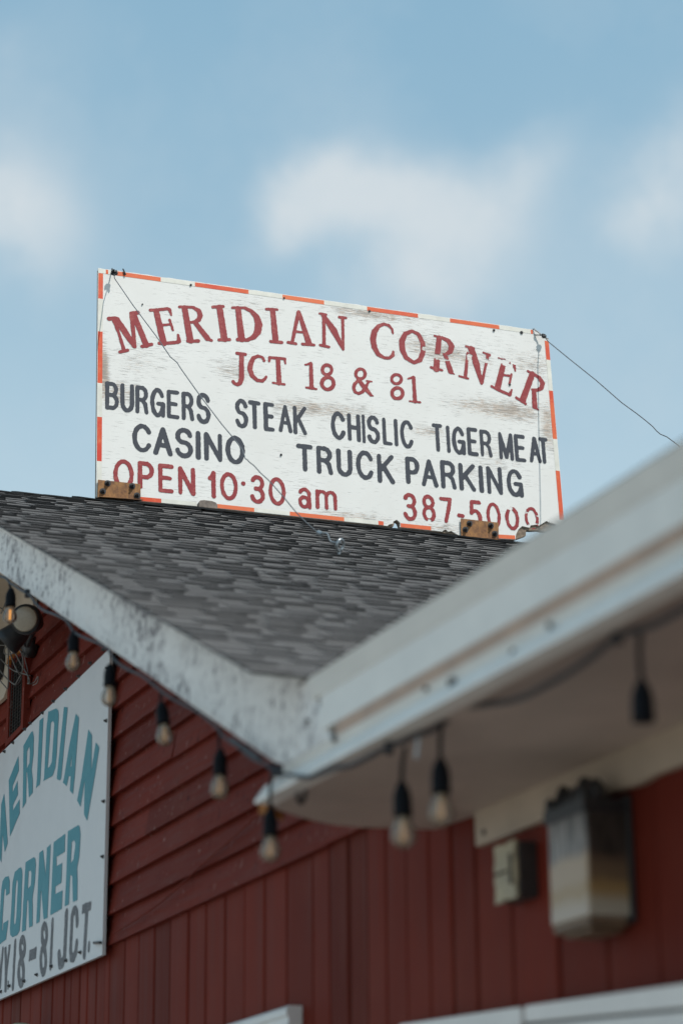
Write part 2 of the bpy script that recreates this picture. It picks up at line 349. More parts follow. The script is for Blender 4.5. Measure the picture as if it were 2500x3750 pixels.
# ------------------------------------------------------------------ mesh helpers
class MB:
    def __init__(s): s.v = []; s.f = []; s.t = []; s.mi = []
    def poly(s, pts, tone=0.0, mi=0):
        i = len(s.v); s.v += [tuple(map(float, p)) for p in pts]; s.f.append(tuple(range(i, i+len(pts)))); s.t.append(tone); s.mi.append(mi)
    def hexa(s, p, tone=0.0, mi=0, butt=False):
        """8 corners: 0-3 bottom loop, 4-7 top loop"""
        i = len(s.v); s.v += [tuple(map(float, q)) for q in p]
        for q in ((3, 2, 1, 0), (4, 5, 6, 7), (0, 1, 5, 4), (1, 2, 6, 5), (2, 3, 7, 6), (3, 0, 4, 7)):
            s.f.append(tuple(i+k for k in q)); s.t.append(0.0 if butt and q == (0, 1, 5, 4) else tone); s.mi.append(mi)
    def box(s, a, b, tone=0.0, mi=0):
        (x0, y0, z0), (x1, y1, z1) = a, b
        s.hexa([(x0, y0, z0), (x1, y0, z0), (x1, y1, z0), (x0, y1, z0), (x0, y0, z1), (x1, y0, z1), (x1, y1, z1), (x0, y1, z1)], tone, mi)
    def prism(s, pts, vec, tone=0.0, mi=0, side_mi=None):
        """outline pts (3-D, any plane) pushed along vec"""
        n = len(pts); i = len(s.v); vec = np.asarray(vec, float)
        s.v += [tuple(map(float, p)) for p in pts] + [tuple(map(float, np.asarray(p, float)+vec)) for p in pts]
        s.f.append(tuple(range(i, i+n))); s.f.append(tuple(range(i+2*n-1, i+n-1, -1))); s.t += [tone]*2; s.mi += [mi]*2
        for k in range(n):
            j = (k+1) % n; s.f.append((i+k, i+n+k, i+n+j, i+j)); s.t.append(tone); s.mi.append(mi if side_mi is None else side_mi)
    def tube(s, pts, r, n=8, tone=0.0, mi=0, caps=True):
        P = [np.asarray(p, float) for p in pts]; i0 = len(s.v)
        rr = r if isinstance(r, (list, tuple)) else [r]*len(P)
        up = None
        for k, p in enumerate(P):
            t = P[min(k+1, len(P)-1)]-P[max(k-1, 0)]; t /= max(1e-9, np.linalg.norm(t))
            if up is None:
                up = np.array([0, 0, 1.0]) if abs(t[2]) < .9 else np.array([1.0, 0, 0])
            a = np.cross(t, up); a /= max(1e-9, np.linalg.norm(a)); b = np.cross(a, t); up = b
            for q in range(n):
                w = 2*math.pi*q/n; s.v.append(tuple(p + rr[k]*(math.cos(w)*a + math.sin(w)*b)))
        for k in range(len(P)-1):
            for q in range(n):
                q2 = (q+1) % n
                s.f.append((i0+k*n+q, i0+k*n+q2, i0+(k+1)*n+q2, i0+(k+1)*n+q)); s.t.append(tone); s.mi.append(mi)
        if caps:
            s.f.append(tuple(i0+q for q in range(n))[::-1]); s.f.append(tuple(i0+(len(P)-1)*n+q for q in range(n))); s.t += [tone]*2; s.mi += [mi]*2
    def lathe(s, prof, o, ax, n=20, tone=0.0, mi=0):
        """profile [(distance along axis, radius)]"""
        ax = np.asarray(ax, float); ax /= np.linalg.norm(ax); o = np.asarray(o, float)
        u = np.cross(ax, [0, 0, 1.0] if abs(ax[2]) < .9 else [1.0, 0, 0]); u /= np.linalg.norm(u); w = np.cross(ax, u); i0 = len(s.v)
        for d, r in prof:
            for q in range(n):
                t = 2*math.pi*q/n; s.v.append(tuple(o + ax*d + max(r, 1e-5)*(math.cos(t)*u + math.sin(t)*w)))
        for k in range(len(prof)-1):
            for q in range(n):
                q2 = (q+1) % n; s.f.append((i0+k*n+q, i0+k*n+q2, i0+(k+1)*n+q2, i0+(k+1)*n+q)); s.t.append(tone); s.mi.append(mi)
        s.f.append(tuple(i0+q for q in range(n))[::-1]); s.f.append(tuple(i0+(len(prof)-1)*n+q for q in range(n))); s.t += [tone]*2; s.mi += [mi]*2
    def build(s, name, mats, parent=None, smooth=False, bevel=0.0, origin=None, frame=None, fix=True):
        if not isinstance(mats, (list, tuple)): mats = [mats]
        V = np.array(s.v, float)
        me = bpy.data.meshes.new(name)
        o = bpy.data.objects.new(name, me); COL.objects.link(o)
        if parent is not None: o.parent = parent
        M4 = Matrix.Identity(4)
        if frame is not None:
            og, ax, ay, az = frame
            for i in range(3): M4[i][0], M4[i][1], M4[i][2], M4[i][3] = ax[i], ay[i], az[i], og[i]
        elif origin is not None:
            M4 = Matrix.Translation(Vector(origin))
        elif len(V): M4 = Matrix.Translation(Vector((V[:, 0].mean(), V[:, 1].mean(), V[:, 2].min())))
        inv = np.array(M4.inverted())
        V2 = V @ inv[:3, :3].T + inv[:3, 3]
        me.from_pydata(V2.tolist(), [], s.f)
        for mt in mats: me.materials.append(mt)
        if len(mats) > 1: me.polygons.foreach_set('material_index', s.mi)
        at = me.attributes.new('tone', 'FLOAT', 'FACE'); at.data.foreach_set('value', s.t)
        if fix:
            bm = bmesh.new(); bm.from_mesh(me); bmesh.ops.recalc_face_normals(bm, faces=bm.faces); bm.to_mesh(me); bm.free()
        if smooth: me.polygons.foreach_set('use_smooth', [True]*len(me.polygons))
        me.update()
        if parent is not None:
            # parents sit unrotated: keep world placement
            o.matrix_parent_inverse = Matrix.Identity(4)
            o.matrix_basis = PW[parent.name].inverted() @ M4
        else: o.matrix_basis = M4
        PW[o.name] = M4
        if bevel:
            b = o.modifiers.new('edge', 'BEVEL'); b.width = bevel; b.segments = 2; b.limit_method = 'ANGLE'; b.angle_limit = rad(40)
        return o
PW = {}
def tag(o, label=None, cat=None, group=None, kind=None):
    for k, v in (('label', label), ('category', cat), ('group', group), ('kind', kind)):
        if v: o[k] = v
    return o
def thing(name, loc, label, cat, group=None):
    o = bpy.data.objects.new(name, None); COL.objects.link(o); o.location = loc; o.empty_display_size = .1
    PW[o.name] = Matrix.Translation(Vector(loc)); return tag(o, label, cat, group)
def smooth_path(pts, n=6):
    P = [np.asarray(p, float) for p in pts]; P = [2*P[0]-P[1]] + P + [2*P[-1]-P[-2]]; out = []
    for k in range(1, len(P)-2):
        for i in range(n):
            t = i/n; a, b, c, d = P[k-1:k+3]
            out.append(.5*((2*b)+(c-a)*t+(2*a-5*b+4*c-d)*t*t+(3*b-a-3*c+d)*t**3))
    out.append(P[-2]); return out

# ------------------------------------------------------------------ painted lettering as flat outlines cut from a distance field
class Field:
    def __init__(s, u0, u1, v0, v1, cell):
        s.u = np.arange(u0, u1, cell); s.v = np.arange(v0, v1, cell); s.c = cell
        s.F = np.full((len(s.v), len(s.u)), 1.0)
    def win(s, a, b, c, d):
        i0 = max(0, np.searchsorted(s.u, a)-1); i1 = min(len(s.u), np.searchsorted(s.u, b)+1)
        j0 = max(0, np.searchsorted(s.v, c)-1); j1 = min(len(s.v), np.searchsorted(s.v, d)+1)
        return slice(j0, j1), slice(i0, i1)
    def seg(s, p, q, r0, r1):
        R = max(r0, r1)+3*s.c
        w = s.win(min(p[0], q[0])-R, max(p[0], q[0])+R, min(p[1], q[1])-R, max(p[1], q[1])+R)
        U, V = np.meshgrid(s.u[w[1]], s.v[w[0]]); d = np.array(q)-np.array(p); L2 = max(1e-12, d @ d)
        t = np.clip(((U-p[0])*d[0]+(V-p[1])*d[1])/L2, 0, 1)
        s.F[w] = np.minimum(s.F[w], np.hypot(U-p[0]-t*d[0], V-p[1]-t*d[1])-(r0+(r1-r0)*t))
    def stroke(s, pts, w):
        ws = w if isinstance(w, (list, tuple)) else [w]*len(pts)
        for k in range(len(pts)-1): s.seg(pts[k], pts[k+1], ws[k]/2, ws[k+1]/2)
    def polygon(s, loops):
        A = np.concatenate([np.array(l) for l in loops]); R = 3*s.c
        w = s.win(A[:, 0].min()-R, A[:, 0].max()+R, A[:, 1].min()-R, A[:, 1].max()+R)
        U, V = np.meshgrid(s.u[w[1]], s.v[w[0]]); D = np.full(U.shape, 9.0); ins = np.zeros(U.shape, bool)
        for l in loops:
            for k in range(len(l)):
                p, q = np.array(l[k], float), np.array(l[(k+1) % len(l)], float); d = q-p; L2 = max(1e-12, d @ d)
                t = np.clip(((U-p[0])*d[0]+(V-p[1])*d[1])/L2, 0, 1)
                D = np.minimum(D, np.hypot(U-p[0]-t*d[0], V-p[1]-t*d[1]))
                c = ((p[1] > V) != (q[1] > V)) & (U < (q[0]-p[0])*(V-p[1])/(q[1]-p[1]+1e-12)+p[0]); ins ^= c
        s.F[w] = np.minimum(s.F[w], np.where(ins, -D, D))
    def noise(s, su, sv, seed):
        rng = np.random.RandomState(seed)
        gu, gv = (s.u-s.u[0])/su, (s.v-s.v[0])/sv
        T = rng.rand(int(gv[-1])+3, int(gu[-1])+3)
        iu, iv = gu.astype(int), gv.astype(int); fu, fv = gu-iu, gv-iv
        fu = fu*fu*(3-2*fu); fv = (fv*fv*(3-2*fv))[:, None]
        a = T[np.ix_(iv, iu)]*(1-fu)+T[np.ix_(iv, iu+1)]*fu; b = T[np.ix_(iv+1, iu)]*(1-fu)+T[np.ix_(iv+1, iu+1)]*fu
        return a*(1-fv)+b*fv-.5
    def mesh(s, put, mb):
        F = s.F; ins = F < 0; u, v = s.u, s.v
        full = ins[:-1, :-1] & ins[1:, :-1] & ins[:-1, 1:] & ins[1:, 1:]
        anyi = ins[:-1, :-1] | ins[1:, :-1] | ins[:-1, 1:] | ins[1:, 1:]
        for j in range(full.shape[0]):
            row = full[j]
            if row.any():
                e = np.flatnonzero(np.diff(np.concatenate(([0], row.astype(int), [0]))))
                for a, b in zip(e[::2], e[1::2]): mb.poly([put(u[a], v[j]), put(u[b], v[j]), put(u[b], v[j+1]), put(u[a], v[j+1])])
            for i in np.flatnonzero(anyi[j] & ~row):
                cs = [(i, j), (i+1, j), (i+1, j+1), (i, j+1)]; pts = []
                for k in range(4):
                    (a, b), (c, d) = cs[k], cs[(k+1) % 4]; fa, fb = F[b, a], F[d, c]
                    if fa < 0: pts.append((u[a], v[b]))
                    if (fa < 0) != (fb < 0):
                        t = fa/(fa-fb); pts.append((u[a]+(u[c]-u[a])*t, v[b]+(v[d]-v[b])*t))
                if len(pts) > 2: mb.poly([put(*p) for p in pts])

def arc(cx, cy, rx, ry, a0, a1, n=16):
    return [(cx+rx*math.cos(rad(a0+(a1-a0)*k/n)), cy+ry*math.sin(rad(a0+(a1-a0)*k/n))) for k in range(n+1)]
GLYPH = {
 'A': [[(0, 0), (.5, 1), (1, 0)], [(.2, .33), (.8, .33)]],
 'B': [[(0, 0), (0, 1)], [(0, 1), (.5, 1)]+arc(.5, .77, .42, .23, 90, -90)+[(0, .54)], [(.4, .54)]+arc(.5, .27, .5, .27, 90, -90)+[(0, 0)]],
 'C': [arc(.52, .5, .52, .5, 33, 327, 22)],
 'E': [[(1, 1), (0, 1), (0, 0), (1, 0)], [(0, .52), (.85, .52)]],
 'G': [arc(.5, .5, .5, .5, 33, 335, 22), [(.55, .46), (1, .46), (1, 0)]],
 'H': [[(0, 0), (0, 1)], [(1, 0), (1, 1)], [(0, .5), (1, .5)]],
 'I': [[(.5, 0), (.5, 1)]],
 'K': [[(0, 0), (0, 1)], [(1, 1), (.05, .42)], [(.3, .6), (1, 0)]],
 'L': [[(0, 1), (0, 0), (1, 0)]],
 'M': [[(0, 0), (0, 1), (.5, .05), (1, 1), (1, 0)]],
 'N': [[(0, 0), (0, 1), (1, 0), (1, 1)]],
 'O': [arc(.5, .5, .5, .5, 0, 360, 28)],
 'P': [[(0, 0), (0, 1), (.5, 1)]+arc(.5, .71, .5, .29, 90, -90)+[(0, .42)]],
 'R': [[(0, 0), (0, 1), (.5, 1)]+arc(.5, .75, .45, .25, 90, -90)+[(0, .5)], [(.5, .5), (.85, .35), (1, 0)]],
 'S': [arc(.5, .755, .47, .245, 12, 255)+arc(.5, .26, .5, .26, 85, -168)],
 'T': [[(0, 1), (1, 1)], [(.5, 1), (.5, 0)]],
 'U': [[(0, 1), (0, .3)]+arc(.5, .3, .5, .3, 180, 360)+[(1, 1)]],
 '0': [arc(.5, .5, .5, .5, 0, 360, 28)], '1': [[(0, .76), (.45, .84), (.8, 1), (.8, 0)]],
 '3': [arc(.5, .76, .47, .24, 155, -75)+[(.35, .52)], [(.35, .53)]+arc(.48, .26, .52, .27, 75, -165)],
 '5': [[(.95, 1), (.15, 1), (.06, .53)]+arc(.48, .32, .5, .32, 130, -150)],
 '7': [[(0, 1), (1, 1), (.8, .6), (.45, 0)]],
 '8': [arc(.5, .77, .44, .23, 0, 360, 22), arc(.5, .27, .5, .27, 0, 360, 22)],
 'a': [[(1, 0), (.98, .6)]+arc(.5, .72, .48, .28, 0, 160), arc(.45, .28, .45, .28, 0, 360)],
 'm': [[(0, 0), (0, 1)], [(0, .7)]+arc(.26, .72, .24, .28, 170, 0)+[(.5, 0)], [(.5, .7)]+arc(.76, .72, .24, .28, 170, 0)+[(1, 0)]],
 '.': [[(.5, .5), (.51, .5)]], '-': [[(0, .6), (1, .4)]],
}
ROUND = set('COSG0358')

# ================================================================== SETTING
gb = MB(); gb.poly([(-900, -900, 0), (900, -900, 0), (900, 900, 0), (-900, 900, 0)])
tag(gb.build('ground', MAT['ground'], origin=(0, 0, 0)), kind='structure')

# ================================================================== RED BUILDING
H = thing('red_building', (XW, 8.0, 0), 'dark red wooden building with shingled gable roof and white rake and eave boards', 'building')
ZB = 1.361+CAMZ                                    # bottom of the belt board
CL = 0.1185
YL, YR = 15.3, 0.6                                  # far and near ends of the wall
# clapboards of the gable
cb = MB(); belt = MB(); k = 0
while True:
    z0 = ZB + k*CL; z1 = z0 + CL + .02
    half = (RB[2]-.115-z0)/SLOPE; half1 = max(.02, (RB[2]-.115-z1)/SLOPE)
    if half < .3: break
    ya, yb = max(10.48-half, 5.35), 10.48+half
    ya1, yb1 = max(10.48-half1, 5.35), 10.48+half1
    cuts = [ya]; y = ya1 + random.uniform(.5, 2.4)
    while y < yb1-.6: cuts.append(y); y += random.uniform(1.8, 3.6)
    if k == 2: cuts = [ya, 7.23] + [c for c in cuts[1:] if c > 8.2]
    cuts.append(yb)
    for a, b in zip(cuts[:-1], cuts[1:]):
        o_ = random.uniform(-.0025, .0025); dz0, dz1 = random.uniform(-.005, .005), random.uniform(-.005, .005)
        tone = random.random()**2
        b2 = b-.003 if b < yb else b
        at, bt_ = (ya1 if a == ya else a), (yb1 if b == yb else b2)
        pts = [(XW-.030+o_, a, z0+dz0), (XW+.01, a, z0+dz0), (XW+.01, b2, z0+dz1), (XW-.030+o_, b2, z0+dz1),
               (XW-.004, at, z1), (XW+.012, at, z1), (XW+.012, bt_, z1), (XW-.004, bt_, z1)]
        (belt if k == 0 else cb).hexa(pts, tone)
    k += 1
cb.build('clapboard_siding', MAT['clap'], H); belt.build('belt_board', MAT['clap'], H)
# vertical boards below
gx = [3, 24, 53, 86, 124, 163, 204, 246, 269, 301, 328, 360, 392, 411, 466, 517, 574, 631, 698, 762, 831, 903, 977, 1057, 1156, 1220, 1287, 1357, 1427, 1504, 1590, 1671, 1758, 1891, 2059, 2235, 2431]
gy = [onX(x, 3560, XW)[1] for x in gx]
y = gy[0]+.18
pre = []
while y < YL: pre.append(y); y += .18
gy = pre[::-1] + gy
y = gy[-1]-.19
while y > YR: gy.append(y); y -= .19
vb = MB()
for a, b in zip(gy[:-1], gy[1:]):
    o_ = random.uniform(-.003, .003); g_ = random.uniform(.004, .008) if random.random() < .75 else .010
    top = ZB-.001 if a > 5.3 else 1.255+CAMZ
    y0, y1 = b+g_, a-g_*.5; c_ = .006
    # a board with eased edges
    prof = [(XW+.014, y0), (XW-.002+o_, y0), (XW-.008+o_, y0+c_), (XW-.008+o_, y1-c_), (XW-.002+o_, y1), (XW+.014, y1)]
    vb.prism([(x, yy, 0.0) for x, yy in prof], (0, 0, min(top, ZB-.001)), random.random()**2)
vb.box((XW+.0155, YR, 0.0), (XW+.10, YL, ZB-.001), .6)
vb.build('board_wall', MAT['boards'], H)
# core of the house behind the siding (walls of the other sides)
core = MB()
core.prism([(XW+.02, YL, ZB), (XW+.02, 5.35, ZB), (XW+.02, 5.70, roof_z(5.70)-.108), (XW+.02, 10.48, RB[2]-.108), (XW+.02, 15.26, roof_z(15.26)-.108)], (.05, 0, 0))
core.build('inner_wall', MAT['clap'], H)

# ---- roof: laminated shingles course by course
LS = float(np.linalg.norm((EAVE-RB) - RD*((EAVE-RB) @ RD)))
X0 = (XF-.009-BASE[0])/RD[0]; X1 = X0+6.8
def sag(x, t): return np.array([0, 0, -.024*min(1, max(0, (.45-x)/1.2))*max(0, t)**9])   # the old ridge dips towards the gable
def rp(x, s, h): return RB + RD*x - RS*(LS-s) + RN*h + sag(x, s/LS)
rf = MB(); EXPO = .113; row = 0; s0 = -.03
while s0 < LS-.02:
    s1 = min(s0+EXPO+.012, LS+.004)
    th = .0046 + random.uniform(-.0008, .0008)
    x = X0 - random.uniform(0, .15)
    seg = X0
    while seg < X1:                                   # base layer strips
        e = min(seg+.98+random.uniform(-.1, .1), X1)
        wav = random.uniform(-.0004, .0004); tn = random.uniform(.48, .62)
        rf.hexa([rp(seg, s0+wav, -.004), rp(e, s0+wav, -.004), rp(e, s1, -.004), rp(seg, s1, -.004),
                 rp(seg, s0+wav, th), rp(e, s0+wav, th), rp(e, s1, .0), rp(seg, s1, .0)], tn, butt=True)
        seg = e+.001
    while x < X1:                                     # thicker dragon-tooth tabs
        w = random.uniform(.05, .20); g_ = random.uniform(.03, .14)
        a, b = max(x, X0), min(x+w, X1)
        if b-a > .02:
            t2 = th + .0042 + random.uniform(-.0012, .0016); tn = min(1, max(.1, random.gauss(.55, .09)))
            tp = random.uniform(0, .006)
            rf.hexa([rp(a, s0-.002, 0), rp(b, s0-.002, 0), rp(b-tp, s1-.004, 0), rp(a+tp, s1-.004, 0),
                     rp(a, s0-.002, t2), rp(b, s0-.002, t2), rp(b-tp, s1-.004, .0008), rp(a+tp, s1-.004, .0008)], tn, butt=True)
        x += w+g_
    s0 += EXPO; row += 1
# deck below the shingles and the far slope
def rq(x, y, dz): return np.array([BASE[0]+RD[0]*x, y + RD[1]*x, roof_z(y)+dz]) + sag(x, 1-abs(y-10.455)/4.85)
for ya, yb in ((5.60, 10.455), (15.35, 10.455)):
    p = [rq(X0+.055, ya, -.012), rq(X1, ya, -.012), rq(X1, yb, -.012), rq(X0+.055, yb, -.012)]
    lo = [q - np.array([0, 0, .095]) for q in p]
    rf.hexa(lo+p, .2)
roof = rf.build('shingle_roof', MAT['shingle'], H)
# ridge cap
rc = MB(); x = X0; j = 0
NB = np.array([0, RN[1]*-1, RN[2]])
RSB = np.array([0, -RS[1], RS[2]])
while x < X1:
    L_ = .145+random.uniform(-.008, .008); a, b = x, min(x+L_+.03, X1+.02); tn = random.uniform(.0, .5)
    h0, h1 = .012+random.uniform(0, .005), .006; wd = .135+random.uniform(-.012, .012)
    for sgn, R_, N_ in ((1, RS, RN), (-1, RSB, NB)):
        top0, top1 = RB+RD*a+np.array([0, 0, -.005+h0*.8]), RB+RD*b+np.array([0, 0, -.005+h1])
        d0, d1 = RB+RD*a-R_*wd+N_*(h0*.8+.006), RB+RD*b-R_*wd+N_*(h1+.006)
        sa, sb = sag(a, 1), sag(b, 1)
        if sgn == 1: top0 = top0+sa; top1 = top1+sb
        else: top0, top1 = top0+sa, top1+sb
        d0, d1 = d0+sa, d1+sb
        lo = [q-N_*.006 for q in (d0, d1)]
        rc.hexa([lo[0], lo[1], top1-np.array([0, 0, .008]), top0-np.array([0, 0, .008]), d0, d1, top1, top0], tn)
    x += L_
rc.build('ridge_cap', MAT['shingle'], roof)

# ---- rake boards (the near one as in the photo, the far one mirrored)
xr = XF+.001
tl = [onX(*q, xr) for q in [(1134, 2496), (1208, 2706), (1040, 2800), (1000, 2790)]]
tl[0][2] = roof_z(tl[0][1])-.005; dV = .236
peak_t = np.array([xr, 10.48, RB[2]-.005]); pa_, pb_ = tl[3], onX(0, 2098, xr); peak_b = np.array([xr, 10.48, pa_[2]+(pb_[2]-pa_[2])*(10.48-pa_[1])/(pb_[1]-pa_[1])])
rk = MB(); outl = [peak_t] + tl + [peak_b]
rk.prism(outl, (.034, 0, 0))
mir = [np.array([p[0], 2*10.48-p[1], p[2]]) for p in outl]
rk.prism([mir[0]+np.array([0, .002, 0])] + mir[1:-1] + [mir[-1]+np.array([0, .002, 0])], (.034, 0, 0))
rk.build('rake_board', MAT['rake'], H, bevel=.004)
mo = MB()                                            # the bit of moulding left along the top of the rake
q0, q1 = onX(-140, 1822, xr), onX(158, 1984, xr)
q0 = np.array([xr, 10.46, roof_z(10.46)-.006]); q1[2] = roof_z(q1[1])-.006
for A, Bq in ((q0, q1),):
    dn = np.array([0, 0, -.040])
    mo.hexa([A+dn, Bq+dn, Bq+dn+np.array([.01, 0, 0]), A+dn+np.array([.01, 0, 0]), A+np.array([-.008, 0, -.010]), Bq+np.array([-.008, 0, -.010]), Bq+np.array([.01, 0, -.010]), A+np.array([.01, 0, -.010])])
mo.build('rake_moulding', MAT['rake'], H)
rs = MB()                                            # underside of the rake overhang
for ya, yb in ((5.75, 10.478), (15.2, 10.482)):
    p = [(XF+.02, ya, roof_z(ya)-.135), (XW+.02, ya, roof_z(ya)-.135), (XW+.02, yb, roof_z(yb)-.135), (XF+.02, yb, roof_z(yb)-.135)]
    rs.hexa([(a, b, c-.012) for a, b, c in p]+p)
rs.build('rake_soffit', MAT['cream'], H)

# ---- eave of the front part: layered metal fascia, soffit, frieze
Z = lambda z: z+CAMZ
def strip(mb, prof, y0, y1, mi=0):
    """prof: closed outline (x, z) run along Y"""
    mb.prism([(x, y0, z) for x, z in prof], (0, y1-y0, 0), 0, mi)
fa = MB()
strip(fa, [(XF-.013, Z(1.5200)), (XF-.002, Z(1.463)), (XF+.03, Z(1.463)), (XF+.03, Z(1.5227))], 5.58, .8)
fascia = fa.build('eave_fascia', MAT['fascia_lip'], H)
f2 = MB(); strip(f2, [(XF-.0, Z(1.4628)), (XF-.002, Z(1.372)), (XF+.03, Z(1.372)), (XF+.03, Z(1.4628))], 5.52, .8); f2.build('fascia_band', MAT['fascia'], fascia)
f3 = MB(); strip(f3, [(XF-.001, Z(1.3718)), (XF+.001, Z(1.338)), (XF+.03, Z(1.338)), (XF+.03, Z(1.3718))], 5.42, .8); f3.build('tan_strip', MAT['tan'], fascia)  # tan base colour between the white bands
f4 = MB(); strip(f4, [(XF+.000, Z(1.3378)), (XF+.004, Z(1.314)), (XF+.03, Z(1.314)), (XF+.03, Z(1.3378))], 5.86, .8); f4.build('lower_band', MAT['fascia_lip'], fascia)
f5 = MB(); strip(f5, [(XF+.004, Z(1.3138)), (XF-.026, Z(1.272)), (XF-.026, Z(1.262)), (XF+.03, Z(1.262)), (XF+.03, Z(1.3138))], 5.93, .8); f5.build('drip_edge', MAT['fascia'], fascia)
for (px, py, r_) in ((1560, 2523, .006), (1650, 2500, .010), (1662, 2494, .008), (1880, 2388, .008), (2012, 2290, .007), (1225, 2708, .008), (1128, 2640, .005)):
    p = onX(px, py, XF-.002); s_ = MB(); s_.lathe([(-.002, r_), (.004, r_), (.007, r_*.5)], p, (-1, 0, 0), 10); s_.build('screw', MAT['greybox'], fascia)
so = MB()
edge = [(953, 2938), (1010, 2963), (1085, 2988), (1157, 3008), (1230, 3022), (1310, 3030), (1431, 3033)]
def onZ(x, y, z): d = ray(x, y); return CAM + d*(z-CAMZ)/d[2]
E_ = [onZ(x, y, Z(1.262)) for x, y in edge]
E_[0][0] = XF+.0305
out = [np.array([XF+.0305, .8, Z(1.262)]), *E_, np.array([XW-.03, 6.10, Z(1.262)]), np.array([XW-.008, 5.86, Z(1.262)]), np.array([XW-.008, .8, Z(1.262)])]
so.prism(out, (0, 0, .012)); so.build('soffit', MAT['soffit'], H)
hk = MB(); p = onZ(1118, 2905, Z(1.255)); hk.tube(smooth_path([p+np.array([0, 0, .006]), p+np.array([.0, .01, -.012]), p+np.array([-.012, .0, -.026]), p+np.array([-.025, -.012, -.02]), p+np.array([-.03, -.02, -.004])]), .006, 6)
hk.build('broken_hook', MAT['black_metal'], H)
rot = MB()                                           # bare orange wood where the soffit edge has broken away
A_, B_ = onX(962, 2952, XF+.03), onX(1018, 2986, XF+.10)
rot.hexa([A_+np.array([0, -.03, -.022]), A_+np.array([.0, .03, -.018]), B_+np.array([.03, .03, -.008]), B_+np.array([0, -.03, -.012]),
          A_+np.array([0, -.03, .012]), A_+np.array([0, .03, .012]), B_+np.array([.03, .03, .012]), B_+np.array([0, -.03, .012])])
rot.build('exposed_wood', MAT['rotwood'], H)
fr = MB()
edge2 = [(1741, 3100), (1860, 3056), (2000, 2997), (2095, 2958), (2240, 2895), (2330, 2872), (2392, 2836), (2420, 2826), (2500, 2797)]
xb = XW-.03
lo_ = [onX(x, y, xb) for x, y in edge2]
fr.prism([np.array([xb, lo_[0][1]+.005, Z(1.2615)])] + lo_ + [np.array([xb, .8, Z(1.174)]), np.array([xb, .8, Z(1.2615)])], (.021, 0, 0))
frz = fr.build('frieze_board', MAT['frieze'], H)
s_ = MB(); s_.lathe([(-.002, .008), (.004, .008), (.006, .003)], onX(1772, 3048, xb), (-1, 0, 0), 10); s_.build('nail', MAT['greybox'], frz)
po = MB()                                            # shallow roof over the front part
po.hexa([(XF+.01, .8, Z(1.5232)), (XW+5, .8, Z(1.66)), (XW+5, 5.68, Z(1.66)), (XF+.01, 5.68, Z(1.5232)),
         (XF-.006, .8, Z(1.5277)), (XW+5, .8, Z(1.68)), (XW+5, 5.68, Z(1.68)), (XF-.006, 5.68, Z(1.5277))], .3)
po.build('front_roof', MAT['shingle'], H)
fw = MB(); fw.box((XW+.02, YR, Z(1.255)), (XW+5, 5.68, Z(1.53)), .3); fw.build('attic_wall', MAT['clap'], H)

# ---- cream board and arched vent under the peak
xc = XW-.042
cr = MB()
cr.prism([onX(x, y, xc) for x, y in [(-190, 2010), (-80, 2040), (122, 2190), (120, 2300), (78, 2384), (52, 2388), (36, 2402), (32, 2470), (26, 2520), (14, 2555), (-4, 2572), (-70, 2620), (-190, 2640)]], (.02, 0, 0))
cr.build('gable_panel', MAT['cream'], H)
ve = MB(); xv = XW-.048
vp_ = [(33, 2420), (44, 2402), (66, 2390), (96, 2388), (84, 2668), (20, 2735)]
VP3 = [onX(x, y, xv) for x, y in vp_]
inner = [onX(x, y, xv+.001) for x, y in [(40, 2424), (50, 2412), (66, 2404), (86, 2400), (77, 2655), (29, 2705)]]
for i in range(6):
    j = (i+1) % 6
    ve.hexa([VP3[i]+np.array([.03, 0, 0]), VP3[j]+np.array([.03, 0, 0]), inner[j]+np.array([.03, 0, 0]), inner[i]+np.array([.03, 0, 0]), VP3[i], VP3[j], inner[j], inner[i]], .2)
vent = ve.build('gable_vent', MAT['clap'], H)
vm = MB()
yA, yB = max(p[1] for p in inner), min(p[1] for p in inner); zT, zBt = max(p[2] for p in inner), min(p[2] for p in inner)
z = zBt+.02
while z < zT-.01:
    vm.hexa([(xv+.016, yA, z), (xv+.006, yA, z-.012), (xv+.006, yB, z-.012), (xv+.016, yB, z), (xv+.0175, yA, z+.002), (xv+.0075, yA, z-.010), (xv+.0075, yB, z-.010), (xv+.0175, yB, z+.002)])
    z += .016
for t in np.linspace(.12, .88, 5):
    y = yA+(yB-yA)*t; vm.box((xv+.002, y-.002, zBt), (xv+.005, y+.002, zT))
vm.build('vent_screen', MAT['plydark'], vent)
vd = MB(); vd.prism([p+np.array([.0195, 0, 0]) for p in inner], (.003, 0, 0)); vd.build('vent_backing', MAT['dark'], vent)
va = MB()
va.tube([onX(x, y, xv-.004) for x, y in [(34, 2432), (38, 2412), (50, 2398), (66, 2388), (80, 2380)]], [.012, .014, .010, .013, .008], 6); va.build('split_wood_edge', MAT['rotwood'], vent)

